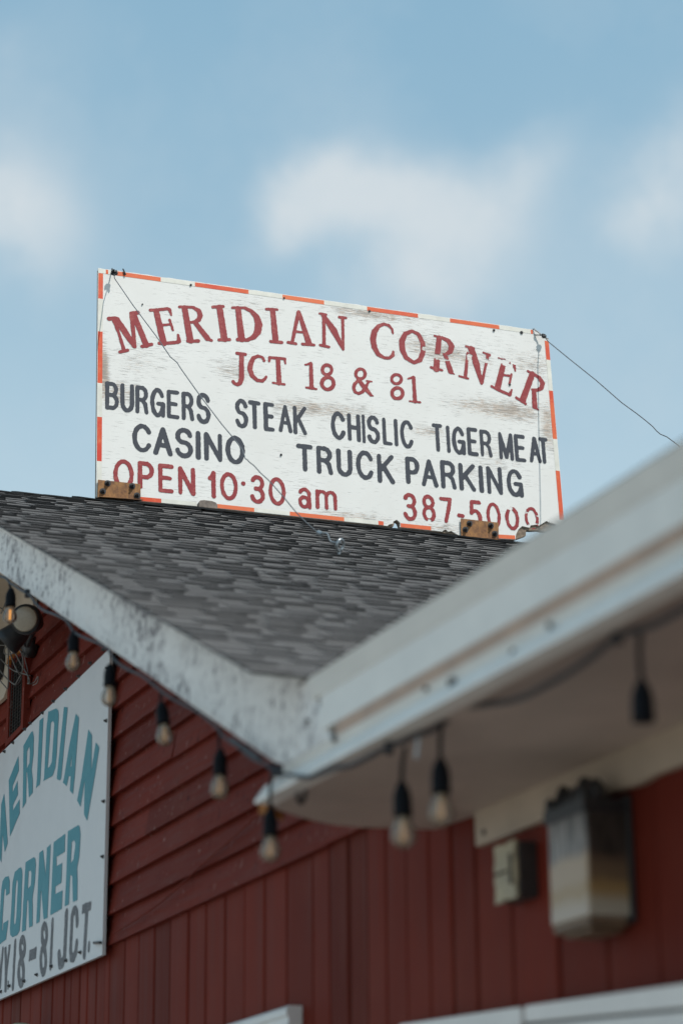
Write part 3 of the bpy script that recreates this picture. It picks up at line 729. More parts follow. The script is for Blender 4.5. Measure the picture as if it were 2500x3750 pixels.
# ---- white window and door heads low on the wall
xt = XW-.05
wt = MB()
y0, y1 = onX(1061, 3690, xt)[1], 8.7
zt0 = onX(1061, 3681, xt)[2]
prof = [(xt, zt0), (xt-.012, zt0-.012), (xt-.012, zt0-.03), (xt-.004, zt0-.034), (xt-.004, zt0-.055), (xt-.014, zt0-.06), (xt-.014, zt0-.08), (xt, zt0-.10), (XW-.008, zt0-.10), (XW-.008, zt0)]
wt.prism([(x, y0, z) for x, z in prof], (0, y1-y0, 0))
for a, b in ((y0, y0+.07), (y1-.07, y1)): wt.box((xt, a, zt0-1.25), (XW-.0085, b, zt0-.1005))
wt.box((xt-.02, y0-.02, zt0-1.30), (XW-.0085, y1+.02, zt0-1.2505))
win = wt.build('window', MAT['white_trim'], H)
pn = MB(); pn.box((XW-.03, y0+.0705, zt0-1.25), (XW-.024, y1-.0705, zt0-.101)); pn.build('pane', simple('window_glass', (.03, .035, .04), .08, .2, 3, spec=.8, bump=0), win)
dt = MB()
def slab(mb, pts, th=.04): mb.prism([onX(x, y, xt) for x, y in pts], (th, 0, 0))
slab(dt, [(1460, 3751), (1898, 3687), (1905, 3698), (1903, 3760), (1460, 3830)])
slab(dt, [(1917, 3690), (1924, 3682), (2500, 3601), (2900, 3544), (2900, 3655), (2500, 3689), (1919, 3744)])
door = dt.build('door_head', MAT['white_trim'], H, bevel=.003)
d2 = MB(); slab(d2, [(1919, 3758), (2500, 3705), (2900, 3671), (2900, 5200), (1935, 5800)], .03); d2.build('door_panel', MAT['white_trim'], door)
d3 = MB(); d3.prism([onX(x, y, xt+.012) for x, y in [(1900, 3746), (2500, 3688), (2900, 3654), (2900, 3673), (2500, 3707), (1900, 3762)]], (.015, 0, 0)); d3.build('door_gap', MAT['greybox'], door)

# ================================================================== ROOFTOP SIGN
SG = thing('rooftop_sign', tuple(BASE+RD*1.22), 'weathered white plywood sign with red and black lettering standing on the roof ridge', 'sign')
sframe = (BASE, RD, -SN, np.cross(RD, -SN))
def S3(pts, out=0.0): return [sign_pt(*sign_uv(x, y), out) for x, y in pts]
def rough_line(p, q, n, amp, seed):
    rng = random.Random(seed); return [(p[0]+(q[0]-p[0])*t/n+rng.uniform(-amp, amp)*.3, p[1]+(q[1]-p[1])*t/n+rng.uniform(-amp, amp)) for t in range(1, n)]
TOP = [(360, 981)] + rough_line((360, 981), (1943, 1206), 60, 1.3, 1) + [(1943, 1206), (1951, 1207.5)]
BRK1 = [(1960, 1214), (1972, 1216), (1976, 1228), (1990, 1231), (1993, 1239), (2006, 1243), (2008, 1250)]
RGT = [(2013, 1319), (2026, 1462), (2039.4, 1609), (2052, 1760), (2064, 1905)]
BRK2 = [(2065, 1912), (2052, 1922), (2043, 1936), (2034, 1920), (2014, 1915), (1999, 1908), (1987, 1916), (1972, 1925), (1962, 1921), (1941, 1924), (1939, 1932), (1925, 1930), (1911, 1926), (1897, 1939), (1888, 1957), (1886, 1976)]
BOT = [(1823, 1972.5), (1690, 1966)] + [(1660, 1950), (1652, 1944), (1640, 1947), (1630, 1938), (1618, 1946.5), (1577, 1943), (1463, 1930), (1464.7, 1914.5), (1452, 1903), (1439, 1910), (1439, 1917), (1423, 1921), (1419, 1926)] \
      + [(1260, 1910), (787, 1860.5), (513, 1834.7), (352.6, 1819)]
pn = MB(); pn.prism(S3(TOP+BRK1+RGT+BRK2+BOT), -SN*.007)
pn.build('panel', MAT['sign'], SG, frame=sframe)
core2 = [(362, 983), (1945, 1208), (1973, 1211), (1980, 1223), (1999, 1226), (1999, 1234), (2009, 1238), (2013, 1319), (2039, 1609), (2063, 1905), (2062, 1920), (2046, 1930), (2032, 1944), (2012, 1940), (1995, 1946), (1970, 1940), (1942, 1941), (1927, 1939),
         (1926, 1960), (1915, 1964), (1903, 1968), (1886, 1974), (1680, 1966), (1660, 1956), (1630, 1950), (1577, 1945), (1466, 1934), (1458, 1912), (1448, 1905), (1442, 1925), (1421, 1930), (1260, 1912), (354, 1821)]
pc = MB(); pc.prism(S3(core2, -.0072), -SN*.021); pc.build('inner_ply', MAT['ply'], SG, frame=sframe)
bt = MB()                                           # dark sill the sign stands on, just behind the ridge cap
for a, b in ((.0, 1.50), (1.62, 2.17)):
    bt.hexa([sign_pt(a, -.05, -.05), sign_pt(b, -.05, -.05), sign_pt(b, -.05, -.012), sign_pt(a, -.05, -.012), sign_pt(a, -.004, -.05), sign_pt(b, -.004, -.05), sign_pt(b, -.004, -.012), sign_pt(a, -.004, -.012)])
bt.build('sill', MAT['plydark'], SG)
# tape border
TH = .0235
def uvseg(px0, py0, px1, py1): return sign_uv(px0, py0), sign_uv(px1, py1)
def tape(p0, p1, inward, red, tone=0.0, h=TH):
    tp = MB(); a, b = np.array(p0), np.array(p1); n = max(2, int(np.linalg.norm(b-a)/.03)); inw = np.array(inward)*h
    for k in range(n):
        q0, q1 = a+(b-a)*k/n, a+(b-a)*(k+1)/n
        tp.poly([sign_pt(*q, .0009) for q in (q0, q1, q1+inw, q0+inw)], tone if red else 0)
    tp.build('tape_strip', MAT['tape'] if red else MAT['tapewhite'], SG, frame=sframe, fix=False)
def edge_tape(P, Q, reds, axis, inward):
    """reds: [(start px, end px, tone)] measured along the axis; white tape in between"""
    P, Q = np.array(P, float), np.array(Q, float); at = lambda c: P+(Q-P)*((c-P[axis])/(Q[axis]-P[axis]))
    cur = P[axis]
    for a, b, t in reds:
        if a > cur+3: tape(sign_uv(*at(cur)), sign_uv(*at(a)), inward, False)
        tape(sign_uv(*at(a)), sign_uv(*at(b)), inward, True, t); cur = b
    if Q[axis] > cur+3: tape(sign_uv(*at(cur)), sign_uv(*at(Q[axis])), inward, False)
edge_tape((361, 984), (1950, 1209), [(388, 397, .3), (424, 589, .55), (714, 910, .2), (1034, 1186, .75), (1343, 1529, .35), (1646, 1826, .45), (1941, 1949, .3)], 0, (0, -1))
uv0 = sign_uv(361.3, 984); 
edge_tape((361.2, 1000), (354.5, 1822), [(1000, 1093, .25), (1213, 1402, .12), (1526, 1688, .0)], 1, (1, 0))
edge_tape((2007.5, 1250), (2063, 1905), [(1250, 1319, .25), (1432, 1475, .05), (1475, 1609, .5), (1725, 1905, .3)], 1, (-1, 0))
for (a, b, red, t) in ((513, 591, 1, .0), (591, 720, 0, 0), (787, 931, 1, .75), (931, 1061, 0, 0), (1061, 1260, 1, .7), (1260, 1385, 0, 0), (1385, 1404, 1, .4), (1466, 1578, 1, .55), (1822, 1885, 1, .65)):
    yb_ = lambda x: np.interp(x, [513, 787, 1260, 1578, 1823, 1886], [1834.2, 1859.5, 1909, 1942, 1971.5, 1975])
    tape(sign_uv(a, yb_(a)), sign_uv(b, yb_(b)), (0, 1), red, t, .021)

# ---- lettering of the rooftop sign
CR = {'A': (300, 950, 3.136), 'a': (300, 1350, 3.136), 'B': (800, 1050, 3.136), 'C': (1250, 1100, 3.136), 'D': (1600, 1150, 3.136), 'Z': (300, 950, 1.568),
      'd': (700, 1550, 2.6133), 'e': (1200, 1500, 3.136), 'f': (1600, 1550, 3.136), 'X2': (0, 2350, 3.136), 'X4': (0, 2850, 3.136), 'X3': (0, 3250, 3.136)}
def cpx(c, x, y): ox, oy, k = CR[c]; return ox+x/k, oy+y/k
PXM = 690.0
def paint_line(label, mat, items, serif=(), wear=(), seed=1, edge=.0022):
    F = Field(-.01, 2.46, -.01, 1.25, .0033)
    for ch, c, xl, xr, yt, yb, w in items:
        (x0, y0), (x1, y1) = cpx(c, xl, yt), cpx(c, xr, yb); wd = x1-x0; ht = y1-y0
        sl = .125*wd*(.45 if ch in ROUND else .9)
        xm, ym = (x0+x1)/2, (y0+y1)/2
        lean = abs(sign_uv(xm, y0)[0]-sign_uv(xm, y1)[0])
        uL, uR = sign_uv(x0, ym)[0]+lean*.35, sign_uv(x1, ym)[0]-lean*.35
        vT, vB = sign_uv(xm, y0+sl/2)[1], sign_uv(xm, y1-sl/2)[1]
        wm = w/CR[c][2]/PXM
        rng = random.Random(hash((ch, xl, yt)) % 1000)
        h = wm/2
        if ch == 'I': uL = uR = (uL+uR)/2; uL -= .001+h; uR += .001+h
        for st in GLYPH[ch]:
            pts = [(uL+h+(uR-uL-2*h)*x, vB+h+(vT-vB-2*h)*y) for x, y in st]
            F.stroke(pts, [wm*rng.uniform(.9, 1.1) for _ in pts])
    for c, pts, w in serif:
        P = [sign_uv(*cpx(c, x, y)) for x, y in pts]; k = CR[c][2]*PXM
        F.stroke(P, [q*.9/k for q in w] if isinstance(w, (list, tuple)) else w*.9/k)
    F.F += edge*.7*F.noise(.025, .010, seed) + edge*1.0*F.noise(.007, .005, seed+1)
    if wear:
        n = F.noise(.03, .012, seed+5)*.6+F.noise(.010, .005, seed+6)*.5
        U, V = np.meshgrid(F.u, F.v)
        for px, py, rx, ry, a in wear:
            u, v = sign_uv(px, py); g_ = np.exp(-(((U-u)/(rx/PXM))**2+((V-v)/(ry/PXM))**2)); F.F = np.maximum(F.F, (n+a*g_-.62)*.03)
    mb = MB(); F.mesh(lambda u, v: sign_pt(u, v, .0014), mb)
    o = mb.build('lettering', mat, SG, frame=sframe, fix=False); o['label'] = label

def ell(c, cx, cy, rx, ry, w): return (c, arc(cx, cy, rx, ry, 0, 360, 24), w)
MER = [
 ('A', [(312, 682), (395, 678), (415, 700)], 52), ('A', [(365, 690), (430, 860), (482, 1035)], [48, 36, 46]), ('A', [(437, 1064), (527, 1045)], 42), ('A', [(405, 690), (500, 840), (603, 995)], [70, 82, 60]),
 ('A', [(572, 640), (606, 985)], [56, 46]), ('A', [(568, 618), (645, 612)], 48), ('A', [(600, 640), (740, 985)], [70, 74]), ('A', [(692, 1000), (802, 976)], 44),
 ('A', [(855, 600), (940, 960)], [74, 84]), ('A', [(786, 584), (880, 578), (985, 566), (1010, 580)], 42), ('A', [(1008, 580), (1028, 642)], [44, 24]), ('A', [(930, 756), (1010, 746)], 32), ('A', [(1008, 695), (1046, 812)], [32, 30]), ('A', [(892, 964), (1000, 962), (1100, 952)], 46), ('A', [(1106, 868), (1116, 940)], [30, 54]),
 ('A', [(1180, 560), (1245, 930)], [74, 86]), ('A', [(1122, 545), (1290, 552)], 38), ('A', [(1285, 556), (1342, 590), (1360, 640), (1344, 690), (1300, 718), (1260, 724)], [44, 62, 64, 58, 46, 36]), ('A', [(1308, 735), (1440, 905)], [62, 76]), ('A', [(1430, 915), (1485, 930)], 40), ('A', [(1216, 940), (1338, 936)], 44),
 ('Z', [(752, 274), (812, 270)], 20), ('Z', [(790, 276), (818, 456)], [40, 44]), ('Z', [(788, 463), (848, 461)], 21),
 ('B', [(225, 250), (265, 600)], [70, 90]), ('B', [(160, 240), (300, 242)], 36), ('B', [(300, 244), (375, 280), (435, 345), (462, 430), (450, 515), (405, 580), (330, 612)], [40, 56, 82, 98, 92, 64, 46]), ('B', [(220, 610), (340, 614)], 46),
 ('B', [(622, 270), (655, 620)], [68, 80]), ('B', [(550, 258), (672, 262)], 38), ('B', [(602, 630), (725, 640)], 44),
 ('B', [(915, 300), (848, 630)], [46, 46]), ('B', [(922, 290), (1035, 645)], [46, 82]), ('B', [(890, 515), (985, 526)], 36), ('B', [(796, 640), (888, 654)], 38), ('B', [(965, 660), (1095, 670)], 40),
 ('B', [(1207, 330), (1212, 670)], 46), ('B', [(1200, 325), (1320, 500), (1428, 715)], [60, 92, 40]), ('B', [(1424, 360), (1430, 720)], [44, 34]), ('B', [(1162, 308), (1235, 320)], 32), ('B', [(1384, 350), (1460, 358)], 38), ('B', [(1170, 672), (1266, 692)], 40),
 ('C', [(588, 380), (578, 330), (540, 288), (485, 272), (425, 295), (378, 360), (360, 450), (376, 540), (420, 620), (490, 660), (550, 662), (590, 632), (592, 592)], [26, 36, 44, 40, 52, 74, 80, 76, 62, 46, 42, 44, 34]),
 ('C', [(810, 352), (730, 385), (692, 470), (698, 570), (740, 660), (830, 715), (900, 685), (935, 595), (930, 490), (885, 395), (810, 352)], [44, 60, 78, 78, 64, 50, 62, 66, 66, 58, 44]),
 ('C', [(1118, 430), (1085, 790)], [70, 82]), ('C', [(1066, 408), (1150, 428)], 30), ('C', [(1150, 428), (1225, 465), (1262, 525), (1250, 585), (1195, 622), (1130, 622)], [44, 66, 78, 66, 40, 30]), ('C', [(1190, 630), (1250, 815)], [56, 76]), ('C', [(1250, 825), (1292, 848)], [40, 16]), ('C', [(1026, 770), (1150, 802)], 36),
 ('D', [(330, 372), (420, 396)], 32), ('D', [(390, 405), (450, 580), (507, 800)], [90, 92, 34]), ('D', [(348, 450), (322, 720)], [36, 48]), ('D', [(254, 714), (352, 742)], 30), ('D', [(578, 490), (512, 790)], [34, 40]), ('D', [(530, 444), (602, 474)], 34), ('D', [(572, 470), (570, 510)], 34),
 ('D', [(768, 540), (690, 850)], [66, 84]), ('D', [(702, 508), (780, 535), (890, 588)], 28), ('D', [(880, 585), (895, 655)], [50, 24]), ('D', [(755, 700), (845, 712)], 32), ('D', [(852, 692), (826, 805)], 30), ('D', [(622, 832), (730, 885), (822, 925)], [36, 48, 40]), ('D', [(854, 872), (830, 930)], [28, 44]),
 ('D', [(1090, 690), (980, 990)], [76, 86]), ('D', [(1040, 658), (1120, 695)], 34), ('D', [(1105, 690), (1170, 732), (1206, 790), (1195, 852), (1150, 876), (1085, 866)], [44, 58, 66, 56, 44, 32]), ('D', [(1108, 880), (1118, 1065)], [60, 72]), ('D', [(1120, 1075), (1162, 1102)], [44, 14]), ('D', [(908, 962), (1012, 1032)], 38)]
paint_line('arched red serif words Meridian Corner, flaking at the right end', MAT['red_letter'], [], MER,
           [(1560, 1285, 26, 22, .75), (1590, 1300, 60, 14, .9), (1612, 1312, 40, 12, .95), (1640, 1290, 20, 14, .5), (1720, 1310, 14, 26, 1.0), (1772, 1320, 22, 14, .9), (1832, 1322, 26, 12, 1.0), (1850, 1330, 60, 18, .75), (1872, 1330, 14, 12, .8)], 11)
JCT = [
 ('B', [(212, 766), (308, 776)], 42), ('B', [(265, 780), (264, 1050), (246, 1108), (215, 1125), (182, 1112), (170, 1092)], [60, 64, 56, 46, 42, 46]),
 ('B', [(522, 850), (505, 812), (455, 795), (402, 818), (370, 880), (360, 950), (384, 1020), (440, 1074), (500, 1084), (535, 1058), (548, 1034)], [36, 38, 40, 52, 66, 66, 60, 50, 44, 40, 34]),
 ('B', [(682, 830), (696, 1105)], [58, 66]), ('B', [(585, 814), (758, 828)], 40), ('B', [(586, 816), (582, 858)], [36, 28]), ('B', [(762, 828), (766, 884)], [36, 24]), ('B', [(624, 1104), (756, 1122)], 30),
 ('B', [(1060, 885), (1068, 1160)], [48, 56]), ('B', [(995, 898), (1060, 882)], [26, 36]), ('B', [(1006, 1158), (1122, 1176)], 30),
 ell('B', 1245, 955, 54, 56, 44), ell('B', 1253, 1110, 68, 70, 50),
 ell('C', 217, 845, 54, 56, 42), ('C', [(185, 925), (150, 960), (138, 1005), (155, 1052), (195, 1072), (240, 1052), (275, 1005), (302, 950), (325, 930)], [40, 42, 44, 44, 42, 42, 42, 32, 24]), ('C', [(190, 905), (270, 1010), (335, 1085)], [48, 66, 44]), ('C', [(330, 1082), (362, 1098)], [34, 14]), ('C', [(285, 924), (345, 934)], 22),
 ell('C', 630, 905, 56, 52, 42), ell('C', 640, 1067, 62, 62, 48),
 ('C', [(826, 885), (842, 1160)], [46, 54]), ('C', [(760, 902), (825, 882)], [22, 34]), ('C', [(780, 1158), (902, 1172)], 26)]
paint_line('red junction line JCT 18 & 81', MAT['red_letter'], [], JCT, (), 21)
FOOD = [('B', 'a', 268, 428, 145, 482, 46), ('U', 'a', 443, 602, 165, 512, 46), ('R', 'a', 615, 768, 190, 530, 45), ('G', 'a', 785, 957, 218, 562, 46), ('E', 'a', 975, 1120, 242, 582, 44), ('R', 'a', 1145, 1290, 263, 603, 44), ('S', 'a', 1312, 1480, 277, 638, 48),
        ('S', 'B', 188, 342, 1285, 1628, 46), ('T', 'B', 340, 490, 1303, 1645, 48), ('E', 'B', 515, 648, 1323, 1667, 48), ('A', 'B', 685, 848, 1350, 1682, 42), ('K', 'B', 853, 1016, 1365, 1708, 44),
        ('C', 'e', 30, 208, 20, 350, 48), ('H', 'e', 218, 380, 40, 374, 48), ('I', 'e', 388, 433, 55, 387, 38), ('S', 'e', 443, 600, 65, 398, 46), ('L', 'e', 620, 742, 90, 415, 44), ('I', 'e', 758, 805, 107, 422, 40), ('C', 'e', 822, 990, 117, 450, 46),
        ('T', 'e', 1190, 1325, 155, 490, 48), ('I', 'e', 1350, 1410, 180, 500, 44), ('G', 'f', 162, 328, 36, 365, 46), ('E', 'f', 335, 473, 45, 380, 46), ('R', 'f', 483, 633, 72, 395, 42), ('M', 'f', 697, 877, 100, 430, 42), ('E', 'f', 878, 1020, 125, 450, 44), ('A', 'f', 1042, 1197, 148, 463, 44), ('T', 'f', 1157, 1283, 158, 474, 46)]
paint_line('dark slate menu words Burgers, Steak, Chislic, Tiger Meat', MAT['black_letter'], FOOD, (), (), 31, .0017)
CAS = [('C', 'a', 580, 805, 628, 968, 50), ('A', 'a', 820, 1043, 662, 1010, 52), ('S', 'a', 1068, 1278, 675, 1033, 52), ('I', 'a', 1305, 1367, 712, 1047, 54), ('N', 'd', 123, 300, 84, 374, 42), ('O', 'd', 327, 517, 115, 398, 44),
       ('T', 'd', 1005, 1168, 193, 470, 44), ('R', 'd', 1195, 1357, 213, 498, 43), ('U', 'd', 1385, 1545, 240, 520, 44), ('C', 'e', 317, 532, 465, 812, 52), ('K', 'e', 560, 768, 502, 858, 52), ('P', 'e', 885, 1058, 537, 867, 52), ('A', 'e', 1065, 1265, 566, 896, 46),
       ('R', 'f', 32, 222, 423, 765, 50), ('K', 'f', 240, 445, 452, 790, 52), ('I', 'f', 467, 537, 482, 800, 52), ('N', 'f', 560, 752, 490, 826, 46), ('G', 'f', 788, 990, 522, 850, 50)]
paint_line('dark slate words Casino and Truck Parking', MAT['black_letter'], CAS, (), (), 41, .0017)
OPN = [('O', 'a', 362, 597, 1035, 1395, 46), ('P', 'a', 643, 830, 1058, 1394, 48), ('E', 'a', 877, 1055, 1088, 1437, 46), ('N', 'a', 1105, 1303, 1120, 1465, 46), ('1', 'd', 158, 246, 450, 722, 40), ('0', 'd', 275, 448, 465, 742, 36), ('.', 'd', 475, 522, 552, 600, 42), ('3', 'd', 563, 707, 493, 772, 38), ('0', 'd', 737, 907, 515, 792, 36), ('a', 'd', 1020, 1150, 610, 825, 34), ('m', 'd', 1187, 1397, 630, 840, 34)]
paint_line('red opening hours, open 10:30 am', MAT['red_letter'], OPN, (), (), 51, .0024)
TEL = [('3', 'e', 860, 1025, 955, 1280, 44), ('8', 'e', 1073, 1240, 975, 1295, 42), ('7', 'e', 1275, 1435, 1000, 1308, 44), ('-', 'f', 228, 312, 1032, 1092, 42), ('5', 'f', 358, 520, 883, 1205, 44), ('0', 'f', 557, 735, 908, 1220, 38), ('0', 'f', 773, 945, 955, 1232, 40), ('0', 'f', 995, 1170, 960, 1225, 36)]
p0 = cpx('f', 1085, 1215); p1 = cpx('e', 1150, 1290)
paint_line('red telephone number 387-5000, worn at its last digits', MAT['red_letter'], TEL, (), [(p0[0], p0[1]+4, 30, 10, 1.2), (p1[0]+4, p1[1], 18, 12, .9), (1944, 1928, 40, 16, 1.1), (1965, 1880, 10, 20, .75), (1905, 1895, 10, 26, .72), (1868, 1862, 18, 16, .85), (1925, 1870, 16, 16, .75), (1850, 1925, 14, 14, .7)], 61, .0027)

# ---- rusty brackets
def bracket(quad, bolts):
    b = MB(); Q = S3(quad, .011); b.prism(Q, -SN*.0035)
    lo0, lo1 = Q[3], Q[2]; fl = SN*.05+np.array([0, 0, -.016])
    b.hexa([lo0+fl-SU*.003, lo1+fl-SU*.003, lo1-SU*.003, lo0-SU*.003, lo0+fl, lo1+fl, lo1, lo0])
    o = b.build('mounting_bracket', MAT['rust'], SG)
    for x, y in bolts:
        p = sign_pt(*sign_uv(x, y), .0075); s_ = MB()
        s_.lathe([(.002, .0155), (.0065, .0155)], p, SN, 14); s_.lathe([(.0066, .0105), (.017, .0105)], p, SN, 6); s_.lathe([(.0171, .006), (.026, .0055)], p, SN, 8)
        s_.build('bolt', MAT['black_metal'], o)
    return o
bracket([(358, 1760), (513, 1776), (513, 1836), (356, 1824)], [(392.5, 1773.5), (482.4, 1783.7), (375, 1802.8), (500, 1818)])
bracket([(1683.5, 1901.7), (1821, 1917), (1821, 1982), (1684.5, 1967)], [(1714.8, 1920.5), (1792.6, 1928.5), (1699.5, 1942.9), (1807, 1958)])
for (x, y, r_) in ((456, 1004, .006), (699, 1044, .006), (1040, 1092, .005), (1352, 1139, .006), (1807, 1210, .007), (1908, 1218, .009), (1029, 1666, .006), (1865, 1409, .006), (522, 1115, .004)):
    p = sign_pt(*sign_uv(x, y), .0); s_ = MB(); s_.lathe([(-.001, r_), (.004, r_), (.007, r_*.6)], p, SN, 8); s_.build('nail', MAT['black_metal'], SG)
s_ = MB(); a_ = sign_uv(452, 992); s_.tube([sign_pt(a_[0], a_[1]+.012, -.004), sign_pt(a_[0]+.003, a_[1]-.005, .006), sign_pt(a_[0]+.010, a_[1]-.024, .008)], .004, 6); s_.build('staple', MAT['black_metal'], SG)

# ================================================================== GUY WIRES
def knot(name, p, r, parent, seed, mat='black_metal'):
    rng = random.Random(seed); k = MB()
    pts = [np.array(p)+np.array([rng.uniform(-1, 1), rng.uniform(-1, .4), rng.uniform(-1, 1)])*r for _ in range(16)]
    k.tube(smooth_path(pts, 5), .0042, 6); return k.build(name, MAT[mat], parent, smooth=True)
A1 = sign_pt(*sign_uv(412, 1012), .035); R2 = onP(1240, 2036, RB, RN); fwd_n = np.cross(R2+RN*.05-A1, RIGHT); fwd_n /= np.linalg.norm(fwd_n)
R1 = onP(1163, 1950, A1, fwd_n)
px1 = [(420, 1019), (487, 1117), (574, 1233), (625, 1308), (640, 1320), (649, 1328), (662, 1349), (735, 1452), (811, 1552), (849, 1597), (887, 1645), (898, 1679), (906, 1684), (914, 1693), (930, 1705), (953, 1731), (983, 1758), (1033, 1814), (1083, 1875), (1121, 1913), (1160, 1948)]
g1 = thing('guy_wire', tuple(R2), 'thin kinked grey guy wire crossing the face of the rooftop sign down to the shingles', 'wire', 'guy wires of the rooftop sign')
w1 = MB(); P1 = [A1] + [onP(x, y, A1, fwd_n) for x, y in px1] + [R1]
w1.tube(P1, .0024, 7); w1.build('strand', MAT['wire'], g1, smooth=True)
knot('tie_knot', A1, .014, g1, 3)
hg = MB(); hg.tube(smooth_path([sign_pt(*sign_uv(410, 988), -.01), sign_pt(*sign_uv(411, 985), .004), sign_pt(*sign_uv(412, 1000), .02), A1]), .003, 6); hg.build('hanging_loop', MAT['wire'], g1)
tn = MB(); R2u = R2+RN*.055; tn.tube([R1, R1+(R2u-R1)*.18], .011, 8); tn.tube(smooth_path([R1+(R2u-R1)*.15, R1+(R2u-R1)*.4+RN*.012, R1+(R2u-R1)*.6-RN*.012, R2u]), .004, 6); tn.build('turnbuckle', MAT['zinc'], g1)
ey = MB(); cen = R2+RN*.045
ey.tube([cen+.024*(math.cos(t)*RN+math.sin(t)*(RD*.8+RS*.6)) for t in np.linspace(-math.pi, math.pi*.86, 20)], .0062, 8); ey.tube([R2-RN*.01, cen-RN*.022], .0062, 8); ey.build('eye_screw', MAT['zinc'], g1, smooth=True)
A2 = sign_pt(*sign_uv(1981, 1241), .030)
wd2 = np.array([.252, -.677, -.691])
k_ = -((A2-RB) @ RN)/(wd2 @ RN)
R3 = A2+wd2*k_
px2 = [(2008, 1253), (2080, 1312), (2180, 1392), (2275, 1475), (2330, 1515), (2362, 1540), (2388, 1562), (2402, 1578), (2416, 1590), (2440, 1600), (2470, 1622), (2500, 1646), (2620, 1742)]
fn2 = np.cross(wd2, RIGHT); fn2 /= np.linalg.norm(fn2)
g2 = thing('guy_wire', tuple(R3), 'thin dark guy wire leading from the torn right sign corner across the sky', 'wire', 'guy wires of the rooftop sign')
w2 = MB(); w2.tube([A2] + [onP(x, y, A2, fn2) for x, y in px2] + [R3], .0026, 7); w2.build('strand', MAT['wire'], g2, smooth=True)
knot('tie_knot', A2, .010, g2, 5)
lp = MB(); lp.tube([sign_pt(*sign_uv(1950, 1206), -.004), sign_pt(*sign_uv(1952, 1206), .006), sign_pt(*sign_uv(1966, 1224), .018), A2], .0035, 6)
lp.tube(smooth_path([sign_pt(*sign_uv(1957, 1226), -.002), sign_pt(*sign_uv(1958, 1230), .010), sign_pt(*sign_uv(1970, 1233), .018), A2]), .0035, 6); lp.build('hanging_loop', MAT['wire'], g2)
ey2 = MB(); ey2.tube([R3-RN*.01, R3+RN*.02], .006, 8); ey2.build('eye_screw', MAT['zinc'], g2)
# weathered block lying at the foot of the sign
wb = MB(); c0 = sign_uv(753, 1860)
prof = [(-.047, -.02), (-.047, .006), (-.040, .017), (-.02, .021), (.02, .020), (.040, .014), (.047, .002), (.047, -.02)]
wb.prism([sign_pt(c0[0]+a, c0[1]+b, .045) for a, b in prof], -SN*.035)
tag(wb.build('wooden_block', MAT['greywood'], bevel=.003), 'small rounded grey wooden block on the roof ridge at the foot of the big sign', 'block')

# ================================================================== GABLE WALL SIGN
xs = XW-.054
WS = thing('wall_sign', (xs, 10.2, Z(1.33)), 'white sheet sign with teal and black lettering screwed on the red clapboards', 'sign')
cTR, cBR = onX(403, 2374, xs), onX(375, 3497, xs); cBL, cTL = onX(-55, 3684, xs), onX(-55, 2815, xs)
sp = MB(); sp.prism([cTR, cBR, cBL, cTL], (.014, 0, 0)); sp.build('panel', MAT['white_panel'], WS)
def wyz(c, x, y): p = onX(*cpx(c, x, y), xs); return (-p[1], p[2])
def wall_letters(label, mat, polys, strokes, seed, edge=.0008):
    F = Field(-11.7, -9.2, Z(1.25), Z(2.7), .004)
    for c, loops in polys: F.polygon([[wyz(c, x, y) for x, y in l] for l in loops])
    for c, pts, w in strokes:
        # width measured in the photo across; convert with the local horizontal scale
        P = [wyz(c, x, y) for x, y in pts]; k = np.mean([abs(wyz(c, x+10, y)[0]-wyz(c, x, y)[0])/10 for x, y in pts]); F.stroke(P, w*k*.9)
    F.F += edge*2*F.noise(.02, .02, seed)
    mb = MB(); F.mesh(lambda u, v: (xs-.0014, -u, v), mb); o = mb.build('lettering', mat, WS, fix=False); o['label'] = label
X = lambda pts, dy=0: [(a, b+dy) for a, b in pts]
MERI = [('X2', [[(1020, 1005), (1062, 1080), (1053, 1480), (1105, 1155), (1147, 1215), (1090, 1568), (1007, 2058), (970, 1985), (978, 1590), (930, 1898), (890, 1825), (940, 1568)]]),
 ('X2', [[(875, 830), (913, 870), (862, 1568), (843, 1753), (807, 1708), (818, 1545), (797, 1545), (770, 1658), (727, 1618), (740, 1568), (800, 1200)], [(832, 1290), (826, 1435), (812, 1430)]]),
 ('X2', [[(740, 750), (783, 755), (708, 1568), (695, 1593), (657, 1578)]]),
 ('X2', [[(560, 805), (650, 765), (675, 790), (680, 850), (655, 1300), (640, 1450), (610, 1540), (500, 1602), (512, 1568), (540, 1000)], [(590, 930), (615, 910), (630, 940), (600, 1380), (575, 1435), (553, 1450)]]),
 ('X2', [[(460, 905), (505, 870), (470, 1568), (463, 1640), (420, 1680), (430, 1568)]]),
 ('X2', [[(275, 1195), (365, 1035), (382, 1028), (394, 1100), (390, 1290), (370, 1465), (383, 1600), (381, 1735), (338, 1790), (330, 1640), (318, 1500), (310, 1500), (305, 1845), (265, 1913), (272, 1568)], [(315, 1260), (345, 1205), (350, 1260), (345, 1390), (312, 1460)]]),
 ('X2', [[(107, 1590), (218, 1310), (222, 1480), (150, 1660), (150, 1733), (207, 1598), (212, 1755), (155, 1878), (155, 1940), (230, 1808), (232, 1970), (120, 2240)]]),
 ('X4', [[(55, 175), (95, 745), (60, 850), (36, 640), (22, 970), (-10, 890), (-45, 780), (-70, 1200), (-110, 1290), (-75, 560), (-40, 470), (5, 690), (20, 300)]])]
wall_letters('arched teal word Meridian', MAT['teal_letter'], MERI, [], 71)
